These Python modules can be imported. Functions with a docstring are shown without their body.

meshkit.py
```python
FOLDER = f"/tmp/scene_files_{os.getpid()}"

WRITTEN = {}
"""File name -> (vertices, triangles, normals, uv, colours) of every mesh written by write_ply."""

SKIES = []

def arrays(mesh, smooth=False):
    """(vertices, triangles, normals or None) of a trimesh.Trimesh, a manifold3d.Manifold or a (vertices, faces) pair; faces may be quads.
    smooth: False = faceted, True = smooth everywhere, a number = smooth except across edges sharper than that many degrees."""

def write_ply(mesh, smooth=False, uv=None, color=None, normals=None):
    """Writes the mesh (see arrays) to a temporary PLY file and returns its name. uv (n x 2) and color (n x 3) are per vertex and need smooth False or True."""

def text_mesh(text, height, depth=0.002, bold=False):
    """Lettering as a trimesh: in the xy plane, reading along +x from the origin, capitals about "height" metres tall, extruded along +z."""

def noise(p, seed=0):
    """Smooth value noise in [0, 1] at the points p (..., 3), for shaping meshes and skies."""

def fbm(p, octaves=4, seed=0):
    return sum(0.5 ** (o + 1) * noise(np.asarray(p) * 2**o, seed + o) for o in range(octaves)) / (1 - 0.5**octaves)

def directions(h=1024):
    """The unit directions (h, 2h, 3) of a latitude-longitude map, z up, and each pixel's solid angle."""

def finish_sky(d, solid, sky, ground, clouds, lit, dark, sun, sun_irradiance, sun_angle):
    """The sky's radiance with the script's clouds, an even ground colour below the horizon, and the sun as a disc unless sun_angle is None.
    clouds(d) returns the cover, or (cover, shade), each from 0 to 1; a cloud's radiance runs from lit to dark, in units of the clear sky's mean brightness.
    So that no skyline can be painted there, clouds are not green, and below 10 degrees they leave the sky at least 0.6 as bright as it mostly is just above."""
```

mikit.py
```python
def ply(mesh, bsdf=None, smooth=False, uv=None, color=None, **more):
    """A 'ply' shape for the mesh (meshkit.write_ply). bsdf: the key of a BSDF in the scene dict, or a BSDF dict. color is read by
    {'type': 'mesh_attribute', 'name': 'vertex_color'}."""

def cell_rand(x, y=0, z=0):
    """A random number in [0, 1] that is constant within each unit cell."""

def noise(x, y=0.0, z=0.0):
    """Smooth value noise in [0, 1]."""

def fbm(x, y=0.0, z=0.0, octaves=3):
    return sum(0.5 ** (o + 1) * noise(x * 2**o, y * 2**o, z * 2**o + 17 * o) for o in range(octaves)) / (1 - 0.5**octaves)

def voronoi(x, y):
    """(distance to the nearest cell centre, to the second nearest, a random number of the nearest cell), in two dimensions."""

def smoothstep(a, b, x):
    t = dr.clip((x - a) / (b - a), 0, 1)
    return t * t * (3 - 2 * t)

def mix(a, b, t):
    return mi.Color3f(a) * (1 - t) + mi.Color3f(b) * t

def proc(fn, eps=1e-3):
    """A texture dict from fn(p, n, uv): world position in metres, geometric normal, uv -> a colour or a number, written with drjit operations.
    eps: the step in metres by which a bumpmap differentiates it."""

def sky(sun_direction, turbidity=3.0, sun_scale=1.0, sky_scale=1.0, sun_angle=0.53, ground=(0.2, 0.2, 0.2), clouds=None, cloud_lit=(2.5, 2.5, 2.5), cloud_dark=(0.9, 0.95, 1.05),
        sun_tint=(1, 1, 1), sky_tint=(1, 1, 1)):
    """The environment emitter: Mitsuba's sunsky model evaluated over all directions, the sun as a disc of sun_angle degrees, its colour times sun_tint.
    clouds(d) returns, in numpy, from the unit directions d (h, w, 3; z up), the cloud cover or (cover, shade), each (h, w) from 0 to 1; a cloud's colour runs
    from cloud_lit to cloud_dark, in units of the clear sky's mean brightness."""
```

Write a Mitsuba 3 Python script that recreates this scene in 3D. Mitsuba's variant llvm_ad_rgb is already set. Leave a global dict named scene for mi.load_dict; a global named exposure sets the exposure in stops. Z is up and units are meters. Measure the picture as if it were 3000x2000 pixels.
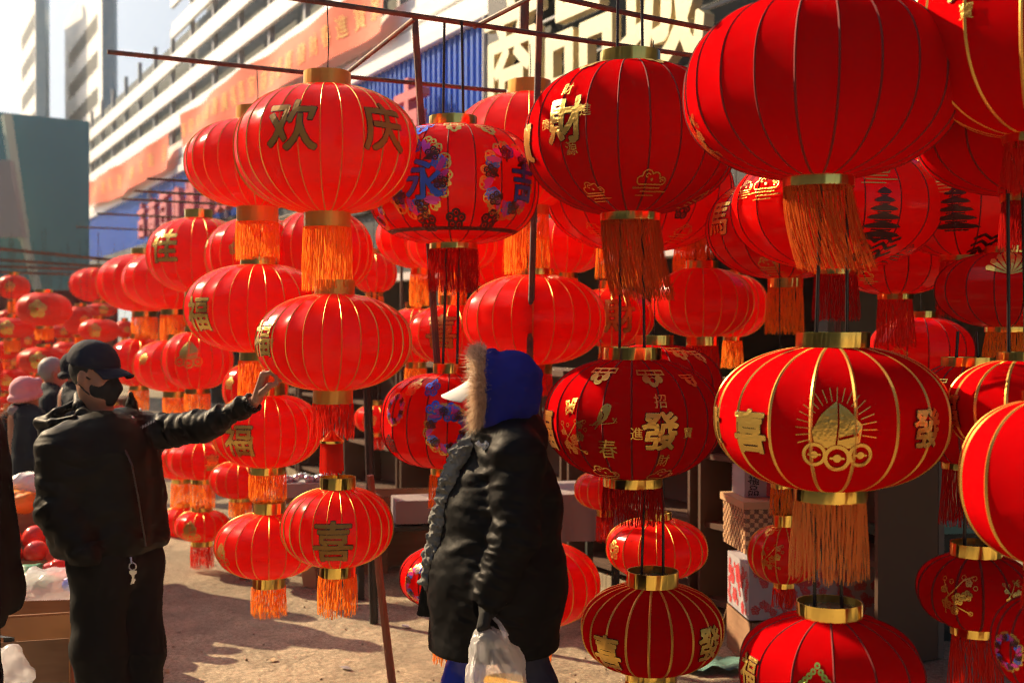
import math, random
import numpy as np
import trimesh
import shapely
from shapely import affinity
from shapely.geometry import Polygon, Point, LineString, box as sbox
from shapely.ops import unary_union
import mitsuba as mi
import mikit, meshkit

# ------------------------------------------------------------------ camera, light, exposure
T = mi.ScalarTransform4f
CAM_H = 1.745                                   # the photographer's eye height over the pavement
scene = {}
labels = {}
scene['air'] = {'type': 'homogeneous', 'albedo': {'type': 'rgb', 'value': [0.95, 0.95, 0.95]}, 'sigma_t': 0.0009, 'phase': {'type': 'hg', 'g': 0.7}}
scene['camera'] = {'type': 'thinlens', 'fov': 46.63, 'fov_axis': 'x', 'near_clip': 0.05, 'far_clip': 2000.0,
                   'aperture_radius': 0.0075, 'focus_distance': 4.3,
                   'medium': {'type': 'ref', 'id': 'air'},
                   'to_world': T().look_at(origin=[0, 0, CAM_H], target=[0, 10, CAM_H - 0.115], up=[0, 0, 1])}
SUN_AZ, SUN_EL = math.radians(57), math.radians(32)      # low winter sun, left of the view and beyond the stall
SUN = [-math.sin(SUN_AZ) * math.cos(SUN_EL), math.cos(SUN_AZ) * math.cos(SUN_EL), math.sin(SUN_EL)]




def aureole(d):
    """Thin bright winter haze cloud, densest round the sun, uneven everywhere."""
    c = d @ (np.array(SUN) / np.linalg.norm(SUN))
    ang = np.degrees(np.arccos(np.clip(c, -1, 1)))
    n = meshkit.fbm(d * np.array([4.0, 4.0, 9.0]), 4, 5)
    return np.clip(0.95 * 1.25 * np.exp(-(ang / 34.0) ** 2) * (0.8 + 0.4 * n), 0, 1)


scene['sky'] = mikit.sky(SUN, turbidity=3.5, sky_scale=0.42, clouds=aureole, cloud_lit=(8.4, 8.4, 8.3), cloud_dark=(3, 3, 3), sun_tint=(1.0, 0.94, 0.84), ground=(0.14, 0.12, 0.11))
exposure = 2.7

# ------------------------------------------------------------------ street frame: U runs along the stalls, V into the shops
V2 = np.array([0.881, 0.472])
U2 = np.array([-0.472, 0.881])


def P3(pv, su, z):
    q = V2 * pv + U2 * su
    return np.array([q[0], q[1], z])


# ------------------------------------------------------------------ materials
def rgb(*c):
    return {'type': 'rgb', 'value': list(c)}


def mat(name, base, rough=0.6, metal=0.0, spec=0.5, **kw):
    b = {'type': 'principled', 'base_color': rgb(*base) if isinstance(base, tuple) else base, 'roughness': rough, 'metallic': metal, 'specular': spec, **kw}
    scene[name] = {'type': 'twosided', 'bsdf': b} if kw.get('spec_trans') is None else b
    return name


def thin(name, base, rough, diff, **kw):
    scene[name] = {'type': 'principledthin', 'base_color': rgb(*base), 'roughness': rough, 'diff_trans': diff, **kw}
    return name


def cloth(name, base, trans, gloss_rough, gloss_share, spec=0.5):
    """Fabric that lets light through, its face partly satin or varnished."""
    soft = {'type': 'principledthin', 'base_color': rgb(*base), 'roughness': 0.6, 'diff_trans': trans, 'sheen': 0.12, 'sheen_tint': 1.0}
    if gloss_share:
        face = {'type': 'twosided', 'bsdf': {'type': 'principled', 'base_color': rgb(*base), 'roughness': gloss_rough, 'specular': spec, 'clearcoat': 0.25 if gloss_rough < 0.2 else 0.0, 'clearcoat_gloss': 0.93}}
        scene[name] = {'type': 'blendbsdf', 'weight': gloss_share, 'bsdf_0': soft, 'bsdf_1': face}
    else:
        scene[name] = soft


cloth('m_satin', (0.95, 0.022, 0.014), 1.35, 0.20, 0.33)
cloth('m_far_cloth', (0.85, 0.045, 0.02), 0.5, 0.4, 0.4)
cloth('m_matte', (0.60, 0.002, 0.004), 0.13, 0.0, 0.0)
cloth('m_gloss', (0.90, 0.007, 0.006), 1.25, 0.13, 0.27, 0.5)
thin('m_orange_silk', (1.0, 0.35, 0.04), 0.45, 0.95, eta=1.35)
thin('m_amber_silk', (0.66, 0.135, 0.025), 0.45, 0.7, eta=1.35)  # orange silk again, darkened to hold the shade on two fringes
thin('m_red_silk', (0.75, 0.03, 0.015), 0.45, 0.8, eta=1.35)
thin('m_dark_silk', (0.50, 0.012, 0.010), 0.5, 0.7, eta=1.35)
thin('m_beige_silk', (0.97, 0.42, 0.12), 0.45, 1.0, eta=1.35)
scene['m_plastic_bag'] = {'type': 'blendbsdf', 'weight': 0.5, 'bsdf_0': {'type': 'thindielectric', 'int_ior': 1.5},
                          'bsdf_1': {'type': 'principledthin', 'base_color': rgb(0.93, 0.93, 0.95), 'roughness': 0.2, 'diff_trans': 1.0, 'spec_trans': 0.35, 'eta': 1.5}}
mat('m_seam_red', (0.16, 0.003, 0.004), 0.8)  # cloth red made darker; the rib shadow is in the colour
mat('m_gold_line', (0.85, 0.47, 0.10), 0.42, 0.7)
mat('m_gold_foil', (0.95, 0.66, 0.16), 0.16, 1.0)
mat('m_gold_paper', (0.80, 0.40, 0.07), 0.4, 0.6)


def crinkle(p, n, uv):
    return 0.0016 * mikit.fbm(p.x * 130, p.y * 130, p.z * 130, octaves=2)


scene['m_gold_print'] = {'type': 'twosided', 'bsdf': {'type': 'bumpmap', 'scale': 1.0, 'arbitrary': mikit.proc(crinkle, 0.001),
                                                      'bsdf': {'type': 'principled', 'base_color': rgb(0.86, 0.55, 0.13), 'roughness': 0.3, 'metallic': 0.85}}}
mat('m_brown_print', (0.42, 0.20, 0.035), 0.5, 0.4)  # gold print turned brown, its shade put into the colour
mat('m_blue_foil', (0.08, 0.20, 0.95), 0.22, 0.5)
mat('m_magenta_foil', (0.80, 0.08, 0.50), 0.25, 0.6)
mat('m_green_gold', (0.45, 0.58, 0.12), 0.3, 0.7)
mat('m_dark_print', (0.055, 0.006, 0.006), 0.4)
mat('m_black_plastic', (0.012, 0.012, 0.013), 0.45)
mat('m_rod', (0.05, 0.045, 0.045), 0.35, 0.6)


def rust_fn(p, n, uv):
    k = mikit.fbm(p.x * 9, p.y * 9, p.z * 9, octaves=4)
    return mikit.mix((0.10, 0.075, 0.065), (0.21, 0.10, 0.06), mikit.smoothstep(0.42, 0.62, k))


mat('m_rust', mikit.proc(rust_fn), 0.62, 0.2)


def ground_fn(p, n, uv):
    big = mikit.fbm(p.x * 0.6, p.y * 0.6, 0.0, octaves=4)
    mid = mikit.fbm(p.x * 5, p.y * 5, 2.0, octaves=4)
    fine = mikit.noise(p.x * 70, p.y * 70, 0.0)
    pit = mikit.noise(p.x * 160, p.y * 160, 4.0)
    c = mikit.mix((0.25, 0.21, 0.15), (0.41, 0.345, 0.245), mikit.smoothstep(0.3, 0.7, big * 0.5 + mid * 0.5))
    c = c * (0.66 + 0.5 * fine) * (0.7 + 0.5 * pit)
    cr = mikit.fbm(p.x * 1.3 + 3.0, p.y * 1.3, 7.0, octaves=4)
    import drjit as dr
    crack = mikit.smoothstep(0.0, 0.006, dr.abs(cr - 0.5))
    return c * (0.84 + 0.16 * crack)


def ground_h(p, n, uv):
    import drjit as dr
    cr = mikit.fbm(p.x * 1.3 + 3.0, p.y * 1.3, 7.0, octaves=4)
    return 0.010 * mikit.fbm(p.x * 24, p.y * 24, 1.0, octaves=4) + 0.012 * mikit.fbm(p.x * 3, p.y * 3, 4.0, octaves=2) + 0.002 * mikit.smoothstep(0.0, 0.01, dr.abs(cr - 0.5))


scene['m_ground'] = {'type': 'bumpmap', 'scale': 1.0, 'arbitrary': mikit.proc(ground_h, 0.004),
                     'bsdf': {'type': 'principled', 'base_color': mikit.proc(ground_fn), 'roughness': 0.85, 'specular': 0.3}}


def carton_fn(p, n, uv):
    k = mikit.fbm(p.x * 6, p.y * 6, p.z * 40, octaves=3)
    s = mikit.fbm(p.x * 4, p.y * 4, p.z * 4, octaves=3)
    return mikit.mix((0.23, 0.125, 0.065), (0.33, 0.19, 0.105), k) * (0.75 + 0.5 * s)


mat('m_carton', mikit.proc(carton_fn), 0.8)
mat('m_carton_inside', (0.42, 0.28, 0.16), 0.85)
mat('m_white_metal', (0.82, 0.83, 0.83), 0.5)
mat('m_grey_metal', (0.38, 0.40, 0.43), 0.5)
mat('m_dark_void', (0.08, 0.098, 0.10), 0.5, spec=0.25)  # even dark colour that holds the shade of gaps and recesses
mat('m_dark_glass', (0.06, 0.08, 0.08), 0.5, spec=0.25)  # dark of the unlit rooms put into the glass colour
mat('m_blue_sheet', (0.05, 0.17, 0.66), 0.42)
mat('m_pink_letter', (0.55, 0.09, 0.10), 0.45)
mat('m_gold_letter', (0.78, 0.68, 0.42), 0.28, 0.55)
mat('m_banner', (0.72, 0.13, 0.06), 0.7)
mat('m_banner_text', (0.85, 0.50, 0.12), 0.6)
mat('m_teal', (0.09, 0.29, 0.36), 0.55)
mat('m_pale_green', (0.45, 0.58, 0.52), 0.5)
mat('m_grey_panel', (0.36, 0.38, 0.40), 0.6)
mat('m_tower', (0.86, 0.87, 0.87), 0.6)
mat('m_tower_blue', (0.28, 0.42, 0.52), 0.4)
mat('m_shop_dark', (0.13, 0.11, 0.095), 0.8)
mat('m_shop_panel', (0.022, 0.025, 0.03), 0.5)
mat('m_steel_white', (0.62, 0.56, 0.55), 0.4)
mat('m_jacket', (0.005, 0.0045, 0.004), 0.55, spec=0.16)
mat('m_coat', (0.0035, 0.0035, 0.0045), 0.56, spec=0.13)
mat('m_trousers', (0.005, 0.005, 0.0055), 0.8, spec=0.2)
mat('m_navy', (0.008, 0.011, 0.028), 0.75, spec=0.25)
mat('m_far_coat', (0.008, 0.014, 0.026), 0.8, spec=0.15)
mat('m_skin', (0.40, 0.19, 0.12), 0.5)
mat('m_black_cloth', (0.008, 0.008, 0.009), 0.8)
mat('m_hair', (0.012, 0.010, 0.010), 0.5)
mat('m_grey_hair', (0.32, 0.30, 0.30), 0.6)
mat('m_ginger', (0.50, 0.17, 0.05), 0.6)
mat('m_eye', (0.02, 0.015, 0.012), 0.15)
mat('m_royal', (0.009, 0.016, 0.22), 0.85, spec=0.2)
mat('m_royal_shiny', (0.012, 0.03, 0.42), 0.28)  # sunlight put into the blue of the front trouser leg
mat('m_navy_leg', (0.008, 0.010, 0.035), 0.6)  # same trousers, shade put into the colour of the rear leg
thin('m_fur', (0.85, 0.68, 0.50), 0.5, 0.8)
thin('m_fur_dark', (0.38, 0.24, 0.15), 0.5, 0.6)
mat('m_knit', (0.72, 0.72, 0.71), 0.85, sheen=0.5)
mat('m_fleece', (0.16, 0.16, 0.15), 0.95, sheen=0.4)
mat('m_pink_hat', (0.70, 0.30, 0.36), 0.85, sheen=0.6)
mat('m_silver', (0.75, 0.75, 0.76), 0.22, 1.0)
mat('m_yellow', (0.85, 0.42, 0.03), 0.35)
mat('m_maroon', (0.10, 0.02, 0.022), 0.9)
mat('m_dark_wood', (0.09, 0.05, 0.032), 0.7)
mat('m_wood', (0.24, 0.095, 0.06), 0.6)
mat('m_toy_red', (0.75, 0.05, 0.03), 0.2)
mat('m_toy_pink', (0.85, 0.18, 0.38), 0.3)
mat('m_toy_orange', (0.90, 0.30, 0.04), 0.35)
mat('m_toy_blue', (0.04, 0.12, 0.60), 0.3)
mat('m_toy_white', (0.82, 0.80, 0.78), 0.4)
mat('m_toy_green', (0.05, 0.20, 0.09), 0.4)
mat('m_teal_paper', (0.10, 0.23, 0.20), 0.6)
mat('m_cloth_grey', (0.25, 0.22, 0.23), 0.9)
mat('m_wicker', (0.16, 0.085, 0.05), 0.55)
mat('m_wicker_light', (0.50, 0.31, 0.17), 0.5)
mat('m_box_white', (0.36, 0.35, 0.38), 0.5)
mat('m_box_print', (0.50, 0.05, 0.06), 0.5)
mat('m_crate', (0.018, 0.022, 0.018), 0.6)


# ------------------------------------------------------------------ helpers
def add(key, mesh, m, smooth=False, label=None, kind=None, **kw):
    scene[key] = mikit.ply(mesh, m, smooth=smooth, **kw)
    if label or kind:
        labels[key] = {}
        if label:
            labels[key]['label'] = label
        if kind:
            labels[key]['kind'] = kind
    return key


def tag(key, label, category, group=None):
    labels[key] = {**labels.get(key, {}), 'label': label, 'category': category}
    if group:
        labels[key]['group'] = group


COUNT = {}


def fresh(name):
    n = COUNT.get(name, 0)
    COUNT[name] = n + 1
    return name if n == 0 else '%s_%03d' % (name, n)


def cat(ms):
    vs, fs, o = [], [], 0
    for m in ms:
        v, f = (m.vertices, m.faces) if hasattr(m, 'vertices') else (np.asarray(m[0]), np.asarray(m[1]))
        vs.append(v)
        fs.append(np.asarray(f) + o)
        o += len(v)
    return np.vstack(vs), np.vstack(fs)


def tube(pts, r, n=8, caps=True):
    """A round bar along a polyline; r is one radius or one per point."""
    p = np.asarray(pts, float)
    r = np.broadcast_to(np.asarray(r, float), (len(p),))
    t = np.gradient(p, axis=0)
    t /= np.linalg.norm(t, axis=1, keepdims=True) + 1e-12
    ref = np.array([0.0, 0.0, 1.0]) if abs(t[0][2]) < 0.9 else np.array([1.0, 0.0, 0.0])
    a = np.arange(n) * 2 * math.pi / n
    rings = []
    for i in range(len(p)):
        x = np.cross(t[i], ref)
        x /= np.linalg.norm(x)
        y = np.cross(t[i], x)
        rings.append(p[i] + r[i] * (np.cos(a)[:, None] * x + np.sin(a)[:, None] * y))
    v = np.vstack(rings)
    f = []
    for i in range(len(p) - 1):
        for j in range(n):
            k = (j + 1) % n
            f += [[i * n + j, (i + 1) * n + j, (i + 1) * n + k], [i * n + j, (i + 1) * n + k, i * n + k]]
    if caps:
        v = np.vstack([v, p[:1], p[-1:]])
        c0, c1 = len(v) - 2, len(v) - 1
        for j in range(n):
            k = (j + 1) % n
            f += [[c0, j, k], [c1, (len(p) - 1) * n + k, (len(p) - 1) * n + j]]
    return v, np.array(f)


def obox(c, ax, ay, az):
    """A box from its centre and three half-axis vectors."""
    c, ax, ay, az = (np.asarray(q, float) for q in (c, ax, ay, az))
    v = np.array([c + i * ax + j * ay + k * az for i in (-1, 1) for j in (-1, 1) for k in (-1, 1)])
    f = np.array([[0, 1, 3], [0, 3, 2], [4, 6, 7], [4, 7, 5], [0, 4, 5], [0, 5, 1], [2, 3, 7], [2, 7, 6], [0, 2, 6], [0, 6, 4], [1, 5, 7], [1, 7, 3]])
    return v, f


def wallbox(p0, p1, s0, s1, z0, z1):
    """A box in street coordinates (distance into the shops, distance along the street, height)."""
    c = P3((p0 + p1) / 2, (s0 + s1) / 2, (z0 + z1) / 2)
    return obox(c, np.append(V2, 0) * (p1 - p0) / 2, np.append(U2, 0) * (s1 - s0) / 2, [0, 0, (z1 - z0) / 2])


def box(c, size, yaw=0.0, tilt=0.0):
    ca, sa = math.cos(yaw), math.sin(yaw)
    ax, ay, az = np.array([ca, sa, 0.]), np.array([-sa, ca, 0.]), np.array([0., 0., 1.])
    if tilt:
        ct, st = math.cos(tilt), math.sin(tilt)
        ax, az = ax * ct + az * st, az * ct - ax * st
    return obox(c, ax * size[0] / 2, ay * size[1] / 2, az * size[2] / 2)


def lathe(prof, n=40, c=(0, 0, 0), ripple=0.0, rng=None):
    prof = np.asarray(prof, float)
    a = np.arange(n) * 2 * math.pi / n
    rip = 1 + (ripple * rng.uniform(-1, 1, n) if ripple else np.zeros(n))
    v = np.array([[r * rip[j] * math.cos(a[j]) + c[0], r * rip[j] * math.sin(a[j]) + c[1], z + c[2]] for r, z in prof for j in range(n)])
    f = []
    for i in range(len(prof) - 1):
        for j in range(n):
            k = (j + 1) % n
            f += [[i * n + j, i * n + k, (i + 1) * n + k], [i * n + j, (i + 1) * n + k, (i + 1) * n + j]]
    return v, np.array(f)


def extrude(poly, depth):
    ms = [trimesh.creation.extrude_polygon(g, depth, engine='earcut') for g in getattr(poly, 'geoms', [poly]) if not g.is_empty]
    return trimesh.util.concatenate(ms)


def to_plane(m, o, ax, ay, an):
    v = np.asarray(m.vertices)
    return np.asarray(o) + v[:, :1] * ax + v[:, 1:2] * ay + v[:, 2:3] * an, np.asarray(m.faces)


# ---- smooth solid shapes: signed distances on a grid, then surface nets
class Solid:
    def __init__(self, k=0.03):
        self.k, self.p, self.cut, self.wr = k, [], [], []

    def cap(self, a, b, ra, rb=None, k=None):
        a, b = np.asarray(a, float), np.asarray(b, float)
        self.p.append(('c', a, b, ra, ra if rb is None else rb, k))
        return self

    def chain(self, pts, rs, k=None):
        rs = [rs] * len(pts) if np.isscalar(rs) else rs
        for i in range(len(pts) - 1):
            self.cap(pts[i], pts[i + 1], rs[i], rs[i + 1], k)
        return self

    def ell(self, c, r, axes=None, k=None):
        self.p.append(('e', np.asarray(c, float), np.asarray(r, float), np.eye(3) if axes is None else np.asarray(axes, float), None, k))
        return self

    def minus(self, fn):
        self.cut.append(fn)
        return self

    def fold(self, a, b, R, amp, along, across):
        self.wr.append((np.asarray(a, float), np.asarray(b, float), R, amp, along, across))
        return self

    def mesh(self, res=0.007, noise=0.0, freq=14.0, seed=0):
        los, his = [], []
        for q in self.p:
            if q[0] == 'c':
                r = max(q[3], q[4])
                los.append(np.minimum(q[1], q[2]) - r)
                his.append(np.maximum(q[1], q[2]) + r)
            else:
                r = q[2].max()
                los.append(q[1] - r)
                his.append(q[1] + r)
        lo, hi = np.min(los, 0) - 4 * res - self.k * 0.5, np.max(his, 0) + 4 * res + self.k * 0.5
        n = np.ceil((hi - lo) / res).astype(int) + 1
        d = np.full(n, 1.0, np.float32)
        ax = [lo[i] + res * np.arange(n[i]) for i in range(3)]
        for q, l, h in zip(self.p, los, his):
            k = self.k if q[5] is None else q[5]
            i0 = np.clip(np.floor((l - k - 3 * res - lo) / res).astype(int), 0, n)
            i1 = np.clip(np.ceil((h + k + 3 * res - lo) / res).astype(int) + 1, 0, n)
            sl = tuple(slice(a, b) for a, b in zip(i0, i1))
            X = np.stack(np.meshgrid(*[ax[i][sl[i]] for i in range(3)], indexing='ij'), -1)
            if q[0] == 'c':
                ab = q[2] - q[1]
                t = np.clip(((X - q[1]) @ ab) / max(ab @ ab, 1e-9), 0, 1)
                e = np.linalg.norm(X - q[1] - t[..., None] * ab, axis=-1) - (q[3] + (q[4] - q[3]) * t)
            else:
                Y = (X - q[1]) @ q[3].T
                k0 = np.linalg.norm(Y / q[2], axis=-1)
                k1 = np.linalg.norm(Y / q[2] ** 2, axis=-1)
                e = k0 * (k0 - 1) / np.maximum(k1, 1e-6)
            s = d[sl]
            if k > 0:
                hh = np.maximum(k - np.abs(s - e), 0) / k
                d[sl] = np.minimum(s, e) - hh * hh * k * 0.25
            else:
                d[sl] = np.minimum(s, e)
        near = np.argwhere(np.abs(d) < 0.06)
        if (noise or self.wr) and len(near):
            X = lo + near * res
            dd = np.zeros(len(X))
            if noise:
                dd += noise * (meshkit.fbm(X * freq, 3, seed) - 0.5) * 2
            for a, b, R, amp, fa, fc in self.wr:
                ab = b - a
                L = np.linalg.norm(ab)
                u = ab / L
                t = np.clip((X - a) @ u, 0, L)
                dist = np.linalg.norm(X - a - t[:, None] * u, axis=1)
                w = np.clip(1.6 - dist / R, 0, 1)
                m = w > 0
                Y = X[m] - a
                al = Y @ u
                wob = meshkit.noise(Y * 9, seed + 3) * 1.4
                q = np.stack([al * fa + wob, (Y - al[:, None] * u)[:, 0] * fc, (Y - al[:, None] * u)[:, 2] * fc + (Y - al[:, None] * u)[:, 1] * fc], -1)
                dd[m] += amp * w[m] * (meshkit.fbm(q, 2, seed + 9) - 0.5) * 2
            d[tuple(near.T)] += dd
        if self.cut:
            X = np.stack(np.meshgrid(*ax, indexing='ij'), -1)
            for fn in self.cut:
                d = np.maximum(d, fn(X).astype(np.float32))
        return nets(d, lo, res)


def nets(d, lo, res):
    s = d < 0
    c = [s[i:s.shape[0] - 1 + i, j:s.shape[1] - 1 + j, k:s.shape[2] - 1 + k] for i in (0, 1) for j in (0, 1) for k in (0, 1)]
    act = np.logical_or.reduce(c) & ~np.logical_and.reduce(c)
    cells = np.argwhere(act)
    idx = np.full(act.shape, -1, np.int64)
    idx[tuple(cells.T)] = np.arange(len(cells))
    corners = [(i, j, k) for i in (0, 1) for j in (0, 1) for k in (0, 1)]
    val = {q: d[tuple((cells + q).T)] for q in corners}
    acc, cnt = np.zeros((len(cells), 3)), np.zeros(len(cells))
    for q in corners:
        for a in range(3):
            if q[a] == 0:
                r = tuple(q[b] + (b == a) for b in range(3))
                v0, v1 = val[q], val[r]
                m = (v0 < 0) != (v1 < 0)
                t = v0[m] / (v0[m] - v1[m])
                pos = np.tile(np.array(q, float), (m.sum(), 1))
                pos[:, a] += t
                acc[m] += pos
                cnt[m] += 1
    verts = lo + res * (cells + acc / cnt[:, None])
    faces = []
    for a in range(3):
        b, g = (a + 1) % 3, (a + 2) % 3
        sl0, sl1 = [slice(None)] * 3, [slice(None)] * 3
        sl0[a], sl1[a] = slice(0, -1), slice(1, None)
        e = np.argwhere(s[tuple(sl0)] != s[tuple(sl1)])
        e = e[(e[:, b] > 0) & (e[:, g] > 0) & (e[:, b] < d.shape[b] - 1) & (e[:, g] < d.shape[g] - 1)]
        inside = s[tuple(e.T)]
        o = np.zeros(3, int)
        q = []
        for db, dg in ((1, 1), (0, 1), (0, 0), (1, 0)):
            o = e.copy()
            o[:, b] -= db
            o[:, g] -= dg
            q.append(idx[tuple(o.T)])
        q = np.stack(q, 1)
        q[~inside] = q[~inside][:, ::-1]
        faces.append(q)
    f = np.vstack(faces)
    f = f[(f >= 0).all(1)]
    return verts, np.vstack([f[:, [0, 1, 2]], f[:, [0, 2, 3]]])


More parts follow.
